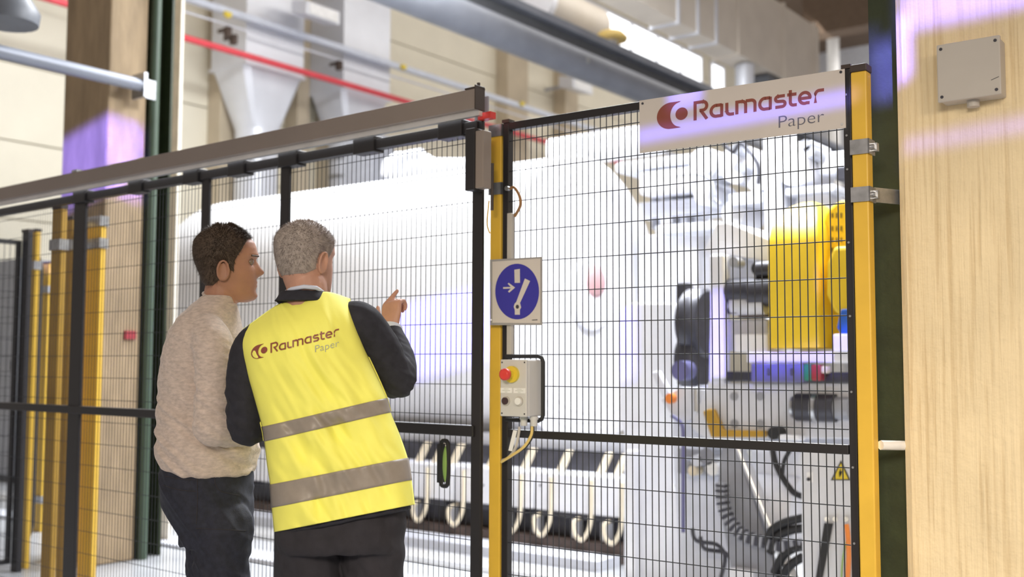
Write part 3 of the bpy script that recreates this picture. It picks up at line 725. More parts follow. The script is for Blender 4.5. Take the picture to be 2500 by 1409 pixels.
# --- bed under the roll with hose loops
Yb = 6.75
a = atY(945, 1200, Yb); 
bed = thing('unwind_bed', 'long white machine bed with cream hose loops under the paper roll', 'machine', (-6.6, Yb, 0))
zf = lambda py: atY(1300, py, Yb).z
X0 = -11.2; X1 = atY(1522, 1200, Yb).x
MB().box(X0, X1, Yb - .05, Yb + 1.6, .0, zf(1305)).build('base_beam', 'mbrown', bed, world=True)
MB().box(X0, X1, Yb - .35, Yb - .05, .0, .07).build('foot_plate', 'mgrey', bed, world=True)
MB().box(X0, X1, Yb + .12, Yb + 1.4, zf(1305), zf(1245)).build('undercut', 'mdark', bed, world=True)
npl = 9
for i in range(npl):
    a = X0 + (X1 - X0) * i / npl; b = X0 + (X1 - X0) * (i + 1) / npl
    MB().box(a + .01, b - .01, Yb, Yb + .5, zf(1243), zf(1150)).build('front_plate', 'mwhite', bed, world=True, bevel=.012)
    MB().box(a + .06, b - .1, Yb + .02, Yb + .05, zf(1258), zf(1243) - .001).build('slot_bar', 'mdark', bed, world=True)
MB().box(X0, X1, Yb + .55, Yb + 1.9, .3, RZ - RR - .003).build('roll_cradle', 'mgrey2', bed, world=True)
MB().box(X0, X1, Yb + .22, Yb + .5, zf(1150), zf(1100)).build('recess', 'mdark', bed, world=True)
MB().box(X0, X1, Yb + .3, Yb + .5, zf(1103), zf(1072)).build('upper_beam', 'mgrey', bed, world=True)
for px in (1022, 1062, 1104, 1195, 1278, 1365, 1462, 1503):
    x = atY(px, 1100, Yb + .1).x
    z0_, z1_ = zf(1150), zf(1098)
    MB().prism([(x, Yb + .04, z0_ - .02), (x + .045, Yb + .04, z0_ - .02), (x + .09, Yb + .12, z1_), (x + .045, Yb + .12, z1_)], (0, .05, 0)).build('rib', 'hose', bed, world=True)
for px in (1040, 1128, 1268, 1342, 1440, 1515):
    x = atY(px, 1200, Yb - .05).x; z1_ = zf(1160); zb_ = zf(1300)
    P = [(x, Yb - .03, z1_), (x, Yb - .035, zf(1240)), (x - .01, Yb - .05, zf(1275)), (x - .055, Yb - .07, zb_), (x - .12, Yb - .06, zf(1290)), (x - .15, Yb - .03, zf(1262)), (x - .13, Yb + .06, zf(1252))]
    MB().tube(catmull(P, 6), .017, 10).build('hose', 'hose', bed, world=True)
    MB().cbox((x - .19, Yb + .07, zf(1282)), .07, .07, .14).build('valve_block', 'mgrey', bed, world=True, bevel=.008)
for px in (1320, 1440, 1180): gcyl(px, 1185, Yb, .008, -.01, 'bolt', 'mdark', bed, n=8)
# rail on the floor in front
o = lab(MB().box(-11.5, -3.4, 5.9, 6.15, 0, .045).build('floor_rail', 'alu', None, .006), 'bright metal floor rail in front of the machine bed', 'rail')
o = lab(MB().box(-11.5, -3.6, 5.2, 5.45, 0, .03).build('floor_rail', 'mgrey', None, .006), 'dull grey floor plate nearest the gate', 'rail')

# --- upright A frame
Yu = 6.3
st = thing('machine_stand', 'tall white machine upright with flared foot right of the paper roll', 'machine frame', (atY(1600, 1300, Yu).x, Yu, 0))
gy = lambda x, y: (x, y)
gpoly([(1523, 1420), (1523, 1060), (1513, 1030), (1513, 760), (1535, 740), (1640, 740), (1640, 1180), (1722, 1409), (1728, 1425)], Yu, .12, 'upright_plate', 'mwhite', st)
piece(1524, 1100, 1545, 1425, Yu - .1, .1, 'edge_flange', 'mwhite', st)
gpoly([(1643, 1182), (1652, 1180), (1742, 1425), (1728, 1425)], Yu - .04, .2, 'foot_flange', 'alu', st)
gpoly([(1585, 745), (1640, 690), (1660, 700), (1665, 1060), (1640, 1060)], Yu + .25, .1, 'back_plate', 'mgrey', st)
# --- rear white frame high behind
Yr = 8.2
rf = thing('rear_machine_frame', 'white upper machine framework beyond the yellow cover', 'machine frame', (atY(1750, 1000, Yr).x, Yr, 0))
piece(1330, 322, 1562, 372, Yr + 1.3, .6, 'cross_beam', 'mwhite', rf, .04)
piece(1500, 385, 1700, 410, Yr, .5, 'beam', 'mgrey', rf, .03)
piece(1560, 412, 1690, 470, Yr, .5, 'beam', 'mwhite', rf, .03)
piece(1655, 380, 1705, 1000, Yr + .5, .3, 'upright', 'mwhite', rf)
piece(1868, 300, 1895, 900, Yr - .3, .25, 'upright', 'mwhite', rf)
piece(1898, 300, 1922, 900, Yr - .1, .25, 'upright', 'mgrey', rf)
piece(1560, 480, 1870, 520, Yr + .2, .4, 'cross_beam', 'mgrey', rf)
piece(1600, 545, 1760, 566, Yr - .2, .3, 'cross_beam', 'duct', rf)
piece(1560, 570, 1740, 740, Yr + .6, .3, 'guard_plate', 'mwhite', rf)
piece(1780, 470, 1860, 500, Yr - .3, .3, 'bracket', 'mgrey', rf)
piece(1925, 345, 1990, 375, Yr - .2, .4, 'beam', 'mwhite', rf, .02)
piece(2000, 370, 2075, 420, Yr - .1, .4, 'beam', 'mwhite', rf, .02)
piece(1920, 455, 2040, 472, Yr - .3, .3, 'beam', 'mgrey', rf)
piece(2046, 405, 2075, 440, Yr - .5, .3, 'motor', 'mdark', rf)
for px, py, r_, l in ((1715, 395, .12, .5), (1800, 400, .16, .5), (1940, 410, .14, .5), (1720, 470, .1, .4), (1790, 520, .1, .4), (1850, 430, .12, .4), (1985, 500, .14, .5), (1960, 540, .1, .4)):
    gcyl(px, py, Yr - .2, r_, l, 'roller_housing', 'mwhite', rf)
for px, py in ((1795, 365), (1965, 355), (1975, 370), (1735, 430), (1810, 410)):
    gcyl(px, py, Yr - .35, .045, .3, 'valve', 'mgrey2', rf)
ptube([(1765, 350), (1790, 370), (1810, 350), (1850, 400), (1852, 450)], Yr - .35, .018, 'hose', 'mdark', rf)
ptube([(1650, 430), (1700, 425), (1735, 440), (1745, 480)], Yr - .35, .014, 'hose', 'mgrey2', rf)
ptube([(1735, 370), (1752, 410), (1735, 440), (1740, 480), (1760, 500)], Yr - .35, .012, 'hose', 'mgrey2', rf)
for px in (1590, 1640, 1676, 1960, 2010): piece(px, 430, px + 10, 560, Yr + .3, .1, 'bracket', 'mgrey2', rf)
# cross pipes above the roll, left of the slim post
rp2 = thing('roll_press_arm', 'white rounded machine arm above the paper roll, left of the gate end', 'machine arm', atY(1000, 440, 9.6))
gpoly([(925, 432), (930, 390), (960, 370), (1010, 368), (1040, 385), (1150, 385), (1150, 415), (1010, 432)], 9.8, .3, 'arm_casting', 'mwhite', rp2, .05)
q_ = atY(1080, 430, 9.9); MB().box(q_.x - .15, q_.x + .15, 9.82, 10.08, 0, q_.z).build('support_column', 'mwhite', rp2, world=True)
ptube([(965, 420), (985, 385), (1030, 375)], 9.7, .06, 'arm_cylinder', 'mgrey', rp2)
piece(835, 330, 905, 470, 12.2, .5, 'housing', 'mgrey2', thing('wall_housing', 'grey housing seen through the mesh above the roll, left of the white arm', 'housing', atY(870, 470, 12.2)))

# --- carriage station at right
Yc = 5.7
cs = thing('slitter_carriage', 'grey machine carriage with linear rail, couplings and bolted plate', 'machine', (atY(1850, 1300, Yc).x, Yc, 0))
gpoly([(1650, 940), (2090, 940), (2090, 1100), (1760, 1100), (1800, 1425), (1660, 1425), (1640, 1060)], Yc + .35, .1, 'side_plate', 'mgrey', cs)
gpoly([(1735, 620), (1768, 620), (1768, 935), (2095, 935), (2095, 1072), (1720, 1072), (1680, 1040), (1720, 960), (1730, 930)], Yc, .08, 'bolted_plate', 'mgrey', cs)
piece(1732, 622, 1766, 925, Yc - .06, .06, 'column_face', 'mwhite', cs)
for x, y in ((1793, 968), (1856, 968), (1794, 1034), (1857, 1035)): gcyl(x, y, Yc, .024, -.008, 'bolt', 'mgrey2', cs, n=14)
piece(1768, 908, 2095, 934, Yc - .03, .06, 'linear_rail', 'mdark', cs)
piece(1820, 858, 2095, 886, Yc - .08, .4, 'table_plate', 'mwhite', cs)
piece(1830, 887, 1958, 934, Yc - .1, .09, 'carriage_block', 'purple', cs)
for x in (1868, 1925): piece(x, 898, x + 8, 918, Yc - .11, .02, 'slot', 'mdark', cs)
piece(1958, 888, 1976, 930, Yc - .1, .08, 'carriage_end', 'tgreen', cs); piece(1976, 890, 2000, 930, Yc - .1, .08, 'carriage_end', 'tred', cs)
piece(2000, 893, 2016, 912, Yc - .1, .06, 'plug', 'hose', cs)
piece(1768, 780, 1872, 857, Yc + .05, .3, 'bracket_block', 'mgrey', cs)
piece(1790, 815, 1872, 860, Yc - .02, .1, 'white_block', 'mwhite', cs)
c = atY(1945, 994, Yc - .02)
MB().cyl(c, c + Vector((.22, 0, 0)), .075, 26).build('motor_window', 'mdark', cs, world=True)
MB().cyl(c + Vector((-.02, 0, 0)), c + Vector((.0, 0, 0)), .06, 20).build('motor_ring', 'steel', cs, world=True)
MB().cyl(c + Vector((.1, 0, 0)), c + Vector((.125, 0, 0)), .08, 26).build('motor_ring', 'steel', cs, world=True)
MB().cyl(c + Vector((.22, 0, 0)), c + Vector((.3, .0, 0)), .06, 20).build('motor_coupling', 'mgrey2', cs, world=True)
# couplings
for i, (x, y, r_, m_) in enumerate(((1775, 712, .075, 'mdark'), (1790, 745, .06, 'mgrey'), (1835, 715, .085, 'mdark'), (1850, 660, .05, 'mdark'))):
    c = atY(x, y, Yc + .02); MB().cyl(c, c + Vector((.2, 0, 0)), r_, 22).build('coupling', m_, cs, world=True)
piece(1800, 700, 1866, 775, Yc + .02, .12, 'coupling_block', 'mbrown', cs)
piece(1768, 690, 1800, 702, Yc - .02, .1, 'coupling_ring', 'mdark', cs); piece(1768, 752, 1800, 766, Yc - .02, .1, 'coupling_ring', 'mdark', cs)
gcyl(1850, 655, Yc, .04, .1, 'valve', 'rubber', cs); gcyl(1790, 640, Yc, .03, .1, 'valve', 'mgrey2', cs)
# rubber wheels / knives left of the column
for x, y, r_, m_ in ((1683, 790, .22, 'mdark'), (1676, 880, .19, 'mdark')):
    c = atY(x, y, Yc + .45); rot = None
    MB().tube([c, c + Vector((.02, 0, 0)), c + Vector((.12, 0, 0)), c + Vector((.14, 0, 0))], [r_ * .9, r_, r_, r_ * .9], 32).build('knife_wheel', m_, cs, world=True)
piece(1650, 690, 1675, 940, Yc + .5, .1, 'knife_guard', 'mdark', cs)
gcyl(1660, 905, Yc + .1, .06, .1, 'roller', 'purple', cs)
gpoly([(1590, 910), (1605, 905), (1650, 985), (1655, 1030), (1625, 990)], Yc + .1, .05, 'lever_arm', 'mgrey', cs)
gpoly([(1612, 975), (1660, 945), (1725, 950), (1728, 985), (1680, 1030), (1650, 1030)], Yc + .02, .08, 'lever_plate', 'mgrey', cs)
gcyl(1634, 973, Yc - .02, .03, .04, 'indicator_lens', 'orange', cs)
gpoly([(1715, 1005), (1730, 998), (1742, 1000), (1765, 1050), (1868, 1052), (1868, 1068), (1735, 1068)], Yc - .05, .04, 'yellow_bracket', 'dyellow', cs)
piece(1690, 945, 1700, 1010, Yc - .02, .05, 'bracket', 'steel', cs)
ptube([(1640, 1015), (1660, 1030), (1668, 1060), (1668, 1200), (1668, 1300)], Yc - .02, .012, 'hose', 'purple', cs)
gcyl(1888, 1058, Yc - .1, .035, .1, 'knob', 'rubber', cs); piece(1895, 1062, 1945, 1076, Yc - .1, .1, 'white_block', 'mwhite', cs)
# lower works
piece(1650, 1095, 1750, 1160, Yc + .2, .1, 'fitting_block', 'mgrey2', cs)
for x, y, r_, m_ in ((1725, 1115, .05, 'steel'), (1738, 1145, .04, 'white'), (1700, 1125, .035, 'mgrey'), (1690, 1150, .03, 'hose'), (1668, 1130, .03, 'mgrey2')): gcyl(x, y, Yc + .12, r_, .1, 'fitting', m_, cs)
gpoly([(1762, 1090), (1795, 1090), (1905, 1425), (1790, 1425), (1750, 1200)], Yc + .07, .05, 'slanted_plate', 'mgrey2', cs)
gpoly([(1793, 1090), (1802, 1090), (1940, 1425), (1922, 1425)], Yc + .03, .09, 'plate_edge', 'alu', cs)
for x, y, r_ in ((1700, 1350, .012), (1720, 1370, .012)): ptube([(x - 10, y - 60), (x, y - 30), (x + 50, y - 20), (x + 70, y + 10), (x + 60, y + 60)], Yc + .1, r_, 'hose', 'mdark', cs)
piece(1770, 1390, 1830, 1425, Yc + .0, .1, 'foot_block', 'mwhite', cs)
c = atY(1828, 1240, Yc + .36); c2 = atY(1962, 1240, Yc + .36)
MB().tube([c, Vector((c.x + .02, c.y, c.z)), Vector((c2.x - .02, c.y, c.z)), Vector((c2.x, c.y, c.z))], [.2, .22, .22, .2], 32).build('white_housing', 'mwhite', cs, world=True)
piece(1826, 1098, 1950, 1162, Yc + .3, .12, 'housing_cover', 'mwhite', cs, .02)
gcyl(1866, 1224, Yc + .13, .012, .03, 'bolt', 'mdark', cs)
P = [(1757, 1180), (1757, 1210), (1765, 1250), (1785, 1285), (1815, 1310), (1860, 1325), (1905, 1335), (1955, 1330)]
PP = catmull([atY(x, y, Yc - .04) for x, y in P], 5)
for i in range(len(PP) - 1):
    d = PP[i + 1] - PP[i]; m_ = (PP[i + 1] + PP[i]) / 2; u = d.normalized(); nrm = Vector((0, 1, 0)).cross(u).normalized() * .028
    a_ = PP[i] + d * .1; b_ = PP[i + 1] - d * .1
    MB().prism([a_ + nrm, b_ + nrm, b_ - nrm, a_ - nrm], (0, .06, 0)).build('chain_link', 'mdark' if i % 2 else 'mgrey2', cs, world=True)
ptube([(1885, 1090), (1893, 1130), (1910, 1165), (1935, 1200), (1958, 1212)], Yc - .0, .017, 'hose', 'rubber', cs); ptube([(1935, 1090), (1915, 1125), (1910, 1160)], Yc - .0, .012, 'hose', 'rubber', cs)
for q in ([(1870, 1330), (1885, 1295), (1920, 1275), (1960, 1265)], [(1880, 1350), (1900, 1310), (1930, 1295), (1960, 1290)], [(1890, 1400), (1910, 1360), (1935, 1340), (1960, 1335)], [(1900, 1420), (1930, 1380), (1960, 1360)]): ptube(q, Yc - .02, .024, 'hose', 'rubber', cs)
# --- beige hood and yellow cover
hood = thing('machine_hood', 'beige angular hood left of the yellow cover', 'hood', atY(1800, 640, Yc + .1))
gpoly([(1748, 545), (1775, 542), (1882, 585), (1878, 640), (1770, 622), (1735, 622), (1720, 610)], Yc + .1, .5, 'hood_shell', 'mwhite', hood)
gpoly([(1764, 626), (1880, 642), (1880, 690), (1764, 690)], Yc + .35, .1, 'hood_back', 'mgrey', hood)
cov = thing('machine_cover', 'large rounded yellow machine cover behind the mesh', 'machine cover', atY(1950, 850, Yc - .1))
rings = []
for py, pl_, pr_, yo in ((850, 1875, 1998, 0), (600, 1875, 1998, 0), (575, 1877, 1998, .02), (550, 1883, 1998, .06), (530, 1894, 1998, .12), (514, 1910, 1998, .20), (503, 1935, 1996, .29), (497, 1960, 1990, .36)):
    zc = atY(1940, py, Yc - .1).z; a_ = atY(pl_, 700, Yc - .1).x; b_ = atY(pr_, 700, Yc - .1).x; yf_ = Yc - .1 + yo
    zc += yo * (zc - CAM.z) / (Yc - .1)
    a_ *= yf_ / (Yc - .1); b_ *= yf_ / (Yc - .1)
    rings.append([(a_, yf_, zc), (b_, yf_, zc), (b_, Yc + .4, zc), (a_, Yc + .4, zc)])
cm_ = MB().loft(rings); cm_.build('cover_body', 'cover_yellow', cov, world=True, bevel=.012)
gpoly([(1998, 850), (1998, 560), (2015, 515), (2045, 490), (2120, 485), (2120, 850)], Yc + .1, .25, 'cover_back', 'cover_yellow', cov, .02)
gpoly([(2018, 640), (2035, 602), (2120, 600), (2120, 740), (2070, 785), (2035, 760), (2016, 720)], Yc - .15, .2, 'gearbox_cover', 'cover_yellow', cov, .02)
for r0 in (520, 552, 580, 605):
    for k in range(3): gpoly([(2030 + k * 11, r0), (2033 + k * 11, r0), (2033 + k * 11, r0 + 12), (2030 + k * 11, r0 + 12)], Yc + .095, .006, 'vent_slot', 'mbrown', cov, 0)
gpoly([(2052, 755), (2110, 752), (2110, 870), (2070, 845), (2042, 800)], Yc - .22, .1, 'blue_guard', 'blue', cov)
piece(2030, 815, 2080, 858, Yc - .24, .1, 'white_block', 'mwhite', cs)
# --- electrical cabinet
Ye = 5.05
a = atY(1952, 1200, Ye).x; b = atY(2096, 1200, Ye).x; z = atY(2000, 1098, Ye).z
ec = thing('electrical_cabinet', 'light grey electrical cabinet with a yellow high-voltage triangle', 'cabinet', (a, Ye, 0))
MB().box(0, b - a, .02, .35, .06, z).build('cabinet_body', 'mgrey', ec, .008)
MB().box(.008, b - a, 0, .02, .07, z - .006).build('door', 'mgrey', ec, .004)
MB().box(.02, b - a, .03, .33, 0, .06).build('plinth', 'mdark', ec)
def ept(px, py, o=-.003): return atY(px, py, Ye + o)
MB().prism([ept(2028, 1173), ept(2076, 1173), ept(2053, 1124)], (0, .003, 0)).build('warning_triangle', 'rubber', ec, world=True)
tr = MB().prism([ept(2034, 1170, -.004), ept(2071, 1170, -.004), ept(2053, 1131, -.004)], (0, .001, 0)).build('warning_triangle', 'ybase', ec, world=True)
MB().add([ept(*q, -.0055) for q in ((2054, 1140), (2048, 1153), (2053, 1153), (2049, 1167), (2052, 1163))] + [ept(*q, -.0055) for q in ((2054, 1140), (2052, 1151), (2058, 1150), (2050, 1167), (2053, 1153))], [(0, 1, 2, 3), (5, 6, 7, 8)]).build('flash_symbol', 'rubber', ec, world=True, fix=False)
MB().prism([ept(1969, 1153), ept(1984, 1153), ept(1984, 1178), ept(1969, 1178)], (0, .003, 0)).build('lock_plate', 'mwhite', ec, world=True)
gcyl(1976, 1170, Ye, .009, -.012, 'lock', 'mdark', ec)
MB().prism([ept(2015, 1106), ept(2080, 1110), ept(2080, 1104), ept(2015, 1100)], (0, .003, 0)).build('name_strip', 'mgrey2', ec, world=True)
# things hanging on the cabinet
o = MB().prism([ept(2012, 1278, -.02), ept(2032, 1279, -.02), ept(2005, 1420, -.02), ept(1990, 1420, -.02)], (0, .012, 0)).build('strap', 'rubber'); lab(o, 'black strap hanging on the front of the electrical cabinet', 'strap')
for x, y in ((2018, 1268), (2038, 1268), (2065, 1268)):
    o = MB().cyl(ept(x, y, -.0), ept(x, y, -.02), .012, 8).build('cable_gland', 'galv', ec, world=True)
o = ptube([(2066, 1280, Ye - .02), (2070, 1310, Ye - .02), (2072, 1360, Ye - .02), (2068, 1425, Ye - .02)], Ye, .012, 'orange_cable', 'orange', None); lab(o, 'orange cable down the right side of the electrical cabinet', 'cable')
o = ptube([(2072, 1300, Ye - .02), (2062, 1340, Ye - .02), (2056, 1380, Ye - .02), (2054, 1425, Ye - .02)], Ye, .004, 'earth_cable', 'green_handle', None); lab(o, 'thin green earth wire left of the orange cable', 'cable')
# ------------------------------------------------------------ the two men
def ctrl_mesh(mb, voxel, smooth=4, disp=None, keep=None):
    """fuse overlapping shells into one continuous surface"""
    me = mb.mesh('tmp'); bm = bmesh.new(); bm.from_mesh(me); bmesh.ops.recalc_face_normals(bm, faces=bm.faces); bm.to_mesh(me); bm.free()
    ob = bpy.data.objects.new('tmp', me); COL.objects.link(ob)
    r = ob.modifiers.new('r', 'REMESH'); r.mode = 'VOXEL'; r.voxel_size = voxel
    s = ob.modifiers.new('s', 'SMOOTH'); s.factor = .5; s.iterations = smooth
    dg = bpy.context.evaluated_depsgraph_get(); dg.update()
    out = bpy.data.meshes.new_from_object(ob.evaluated_get(dg)); bpy.data.objects.remove(ob, do_unlink=True)
    if disp:
        out.update(); vn = [v.normal.copy() for v in out.vertices]
        for v, n in zip(out.vertices, vn): v.co = v.co + n * disp(v.co, n)
    if keep:
        bm = bmesh.new(); bm.from_mesh(out); bmesh.ops.delete(bm, geom=[v for v in bm.verts if not keep(v.co)], context='VERTS'); bm.to_mesh(out); bm.free()
    for p in out.polygons: p.use_smooth = True
    return out
def obj_from(me, name, m, parent, thick=0):
    me.name = name; me.materials.clear(); me.materials.append(M[m]); o = bpy.data.objects.new(name, me); COL.objects.link(o)
    if parent: o.parent = parent
    if thick:
        s = o.modifiers.new('s', 'SOLIDIFY'); s.thickness = thick; s.offset = 1
    return o
class Person:
    """local frame: x right in view, y away from the viewer, z up; origin on the floor"""
    def __init__(s, px, D):
        s.D = D; w_ = CAM + FW * D + RT * ((px - CX) / F * D); s.o = Vector((w_.x, w_.y, 0)); s.rz = YAW
        s.inv = Matrix.Rotation(-YAW, 3, 'Z')
    def P(s, x, y, dy=0.):                     # photo point at dy metres beyond the standing plane
        return s.inv @ (atD(x, y, s.D + dy) - s.o)
def capsule(mb, pts, rad, n=16, sub=5):
    P = catmull(pts, sub); rr = []
    for i in range(len(rad) - 1):
        for k in range(sub): rr.append(rad[i] + (rad[i + 1] - rad[i]) * k / sub)
    rr.append(rad[-1]); mb.tube(P, rr, n); mb.ell(P[0], rr[0], rr[0], rr[0], 12, 8); mb.ell(P[-1], rr[-1], rr[-1], rr[-1], 12, 8)
HT = [(-.120, .060, .020, .020), (-.113, .080, -.015, .036), (-.098, .089, -.045, .048), (-.08, .086, -.060, .056), (-.06, .087, -.070, .061), (-.04, .087, -.077, .065),
      (-.02, .086, -.086, .069), (0, .082, -.094, .072), (.015, .082, -.098, .074), (.03, .089, -.101, .0755), (.05, .088, -.102, .077), (.07, .080, -.099, .076), (.085, .066, -.090, .069),
      (.098, .046, -.074, .057), (.108, .022, -.052, .041), (.114, .002, -.034, .024), (.117, -.012, -.022, .006)]
NOSE = [(-.045, 0), (-.038, .010), (-.030, .024), (-.022, .028), (-.010, .020), (.002, .013), (.014, .005), (.026, 0)]
LIPS = [(-.082, 0), (-.074, .002), (-.068, .006), (-.062, .001), (-.056, .006), (-.049, .002), (-.044, 0)]
def head_r(th, z, off=0., nose=True):
    yf, yb, hw = interp(HT, z); c = (yf + yb) / 2; ry = (yf - yb) / 2 + off; rx = hw + off
    ct, st = math.cos(th), math.sin(th); e = 2.15
    r = (abs(ct / ry) ** e + abs(st / rx) ** e) ** (-1 / e)      # th = 0 is the face
    if nose:
        d = (th + math.pi) % (2 * math.pi) - math.pi
        r += interp(NOSE, z)[0] * math.exp(-(d / .15) ** 2) if -.045 < z < .026 else 0
        r += interp(LIPS, z)[0] * math.exp(-(d / .30) ** 2) if -.082 < z < -.044 else 0
        for sgn in (-1, 1): r -= .009 * math.exp(-((d - sgn * .42) / .17) ** 2) * math.exp(-((z - .008) / .012) ** 2)
        r += .006 * math.exp(-(d / .6) ** 2) * math.exp(-((z - .03) / .008) ** 2)
        r += .006 * math.exp(-(d / .3) ** 2) * math.exp(-((z + .103) / .012) ** 2)
    return Vector((r * st, c + r * ct, z))
def head_mb(mb, X, ez=-.012):
    n = 72; rings = []
    for i in range(64):
        z = -.120 + .237 * i / 63; rings.append([X(head_r(2 * math.pi * k / n, z)) for k in range(n)])
    mb.loft(rings)
    for sg_ in (-1, 1):                       # ears
        c = Vector((sg_ * .076, -.012, ez)); 
        rim = [c + Vector((sg_ * (.004 + .006 * math.sin(a)), -.006 + .017 * math.cos(a), .031 * math.sin(a) * (1.0 if math.sin(a) > 0 else .95))) for a in [2 * math.pi * k / 18 for k in range(18)]]
        mb.tube([X(p) for p in rim], .0042, 8, closed=True)
        mb.loft([[X(c + Vector((sg_ * q, -.006 + .015 * math.cos(a), .027 * math.sin(a)))) for a in [2 * math.pi * k / 16 for k in range(16)]] for q in (-.008, .002)])
def hair_mesh(X, line, off, name, m, parent, strands, slen, seed, crown=(0, -.02, .09)):
    n = 96; rows = 60; mb = MB(); rings = []; random.seed(seed)
    def surf(th, z):
        k = noise.noise(Vector((math.sin(th) * 3, math.cos(th) * 3, z * 20))) * .0015
        edge = min(1, max(0, (z - line(th)) / .02)); q = head_r(th, z, 0, False); o_ = head_r(th, z, off + k, False); r = q.lerp(o_, .15 + .85 * edge)
        if z > .085: r.z += (off + k) * (z - .085) / .032
        return r
    for i in range(rows):
        ring = []
        for j in range(n):
            th = 2 * math.pi * j / n; z0 = line(th); z = z0 + (.117 - z0) * i / (rows - 1); ring.append(X(surf(th, z)))
        rings.append(ring)
    rings.insert(0, [X(head_r(2 * math.pi * j / n, line(2 * math.pi * j / n), -.003, False)) for j in range(n)])
    mb.loft(rings, cap=False); mb.add(rings[-1], [list(range(n))])
    o = mb.build(name, m, parent)
    sb = MB()
    for _ in range(strands):
        th = random.uniform(0, 2 * math.pi); z0 = line(th); z = z0 + (.117 - z0) * random.random() ** .8
        p = surf(th, z - .0005); q = surf(th + .01, z); nrm = Vector((math.sin(th), math.cos(th), .5 + max(0, z) * 12)).normalized()
        flow = (Vector(crown) - p); flow = (-flow).normalized()
        d = (nrm * .22 + flow * .9 + Vector((random.uniform(-.2, .2), random.uniform(-.2, .2), random.uniform(-.2, .2)))).normalized() * slen * random.uniform(.6, 1.2)
        s_ = d.cross(nrm).normalized() * .0007
        sb.add([X(p - s_), X(p + s_), X(p + d)], [(0, 1, 2)])
    tag(sb.build('hair_strands', m, o, fix=False), kind='stuff')
    return o
def hand(mb, wrist, dirv, palmn, side, curls, L=.185, thumb_open=.6, idx=None):
    """palm and five fingers; dirv towards the fingers, palmn out of the palm, side towards the thumb"""
    d = dirv.normalized(); n = (palmn - d * palmn.dot(d)).normalized(); s_ = (side - d * side.dot(d) - n * side.dot(n)).normalized(); k = L / .185
    pal = wrist + d * .09 * k
    rings = []
    for t, hw, hd in ((-.02, .027, .020), (.0, .028, .019), (.03, .036, .017), (.06, .041, .015), (.085, .041, .013), (.095, .038, .010)):
        c = wrist + d * t * k; rings.append([c + s_ * (hw * k * math.cos(a)) + n * (hd * k * math.sin(a)) for a in [2 * math.pi * i / 16 for i in range(16)]])
    mb.loft(rings)
    for i, (o_, ln) in enumerate(((.030, .074), (.010, .082), (-.011, .077), (-.030, .060))):
        cu = curls[i]; p = wrist + d * .085 * k + s_ * o_ * k; pts = [p - d * .03 * k, p]; a = 0
        for f, seg in ((.8, .46), (1.1, .30), (.8, .24)):
            a += cu * f; v = d * math.cos(a) + n * math.sin(a)
            if idx is not None and i == 0: v = idx.normalized()
            p = p + v * ln * seg * k; pts.append(p)
        capsule(mb, pts, [.0095 * k, .0095 * k, .0088 * k, .008 * k, .0068 * k], 10, 3)
    b = wrist + d * .022 * k + s_ * .026 * k
    v = (d * .75 + s_ * thumb_open + n * .25).normalized(); v2 = (d * 1.0 + s_ * .25 * thumb_open + n * .25).normalized()
    capsule(mb, [b - v * .02 * k, b, b + v * .04 * k, b + v * .04 * k + v2 * .034 * k, b + v * .04 * k + v2 * .056 * k], [.014 * k, .014 * k, .0115 * k, .0095 * k, .0075 * k], 10, 3)
def xf(origin, yaw, pitch=0, roll=0, s=1.):
    m = Matrix.Rotation(yaw, 3, 'Z') @ Matrix.Rotation(pitch, 3, 'X') @ Matrix.Rotation(roll, 3, 'Y')
    return lambda p: origin + m @ (Vector(p) * s)
def ell_ring(c, rx, ry, up=Vector((0, 0, 1)), yaw=0., n=48, e=2.3):
    """ring round c, tilted so that it is perpendicular to up"""
    xx = Vector((math.cos(yaw), math.sin(yaw), 0)); xx = (xx - up * xx.dot(up)).normalized(); yy = up.cross(xx); out = []
    for k in range(n):
        a = 2 * math.pi * k / n; ca, sa = math.cos(a), math.sin(a); r = (abs(ca / rx) ** e + abs(sa / ry) ** e) ** (-1 / e)
        out.append(c + xx * r * ca + yy * r * sa)
    return out
def folds(seed, amp, sx=9, sz=5, dirn=(0, 0, 0), band=None):
    o_ = Vector((seed * 3.7, seed * 1.3, 0))
    def f(p, n):
        q = Vector((p.x * sx + p.z * dirn[0], p.y * sx, p.z * sz + p.x * dirn[1])) + o_
        v = noise.noise(q) * .65 + noise.noise(q * 2.1) * .35
        k = 1. if band is None else band(p)
        return (1 - abs(v) * 2.2) * amp * k - amp * .4 * k
    return f
def shoe(mb, heel, toe_dir, L=.29):
    d = toe_dir.normalized(); s_ = Vector((-d.y, d.x, 0)); rings = []
    for t, hw, h in ((-.02, .025, .05), (.0, .036, .085), (.06, .038, .10), (.12, .042, .075), (.19, .048, .055), (.25, .042, .045), (.28, .022, .03)):
        c = heel + d * t; rings.append([c + s_ * hw * math.cos(a) + Vector((0, 0, max(.002, h * .5 + h * .5 * math.sin(a)))) for a in [2 * math.pi * i / 14 for i in range(14)]])
    mb.loft(rings)

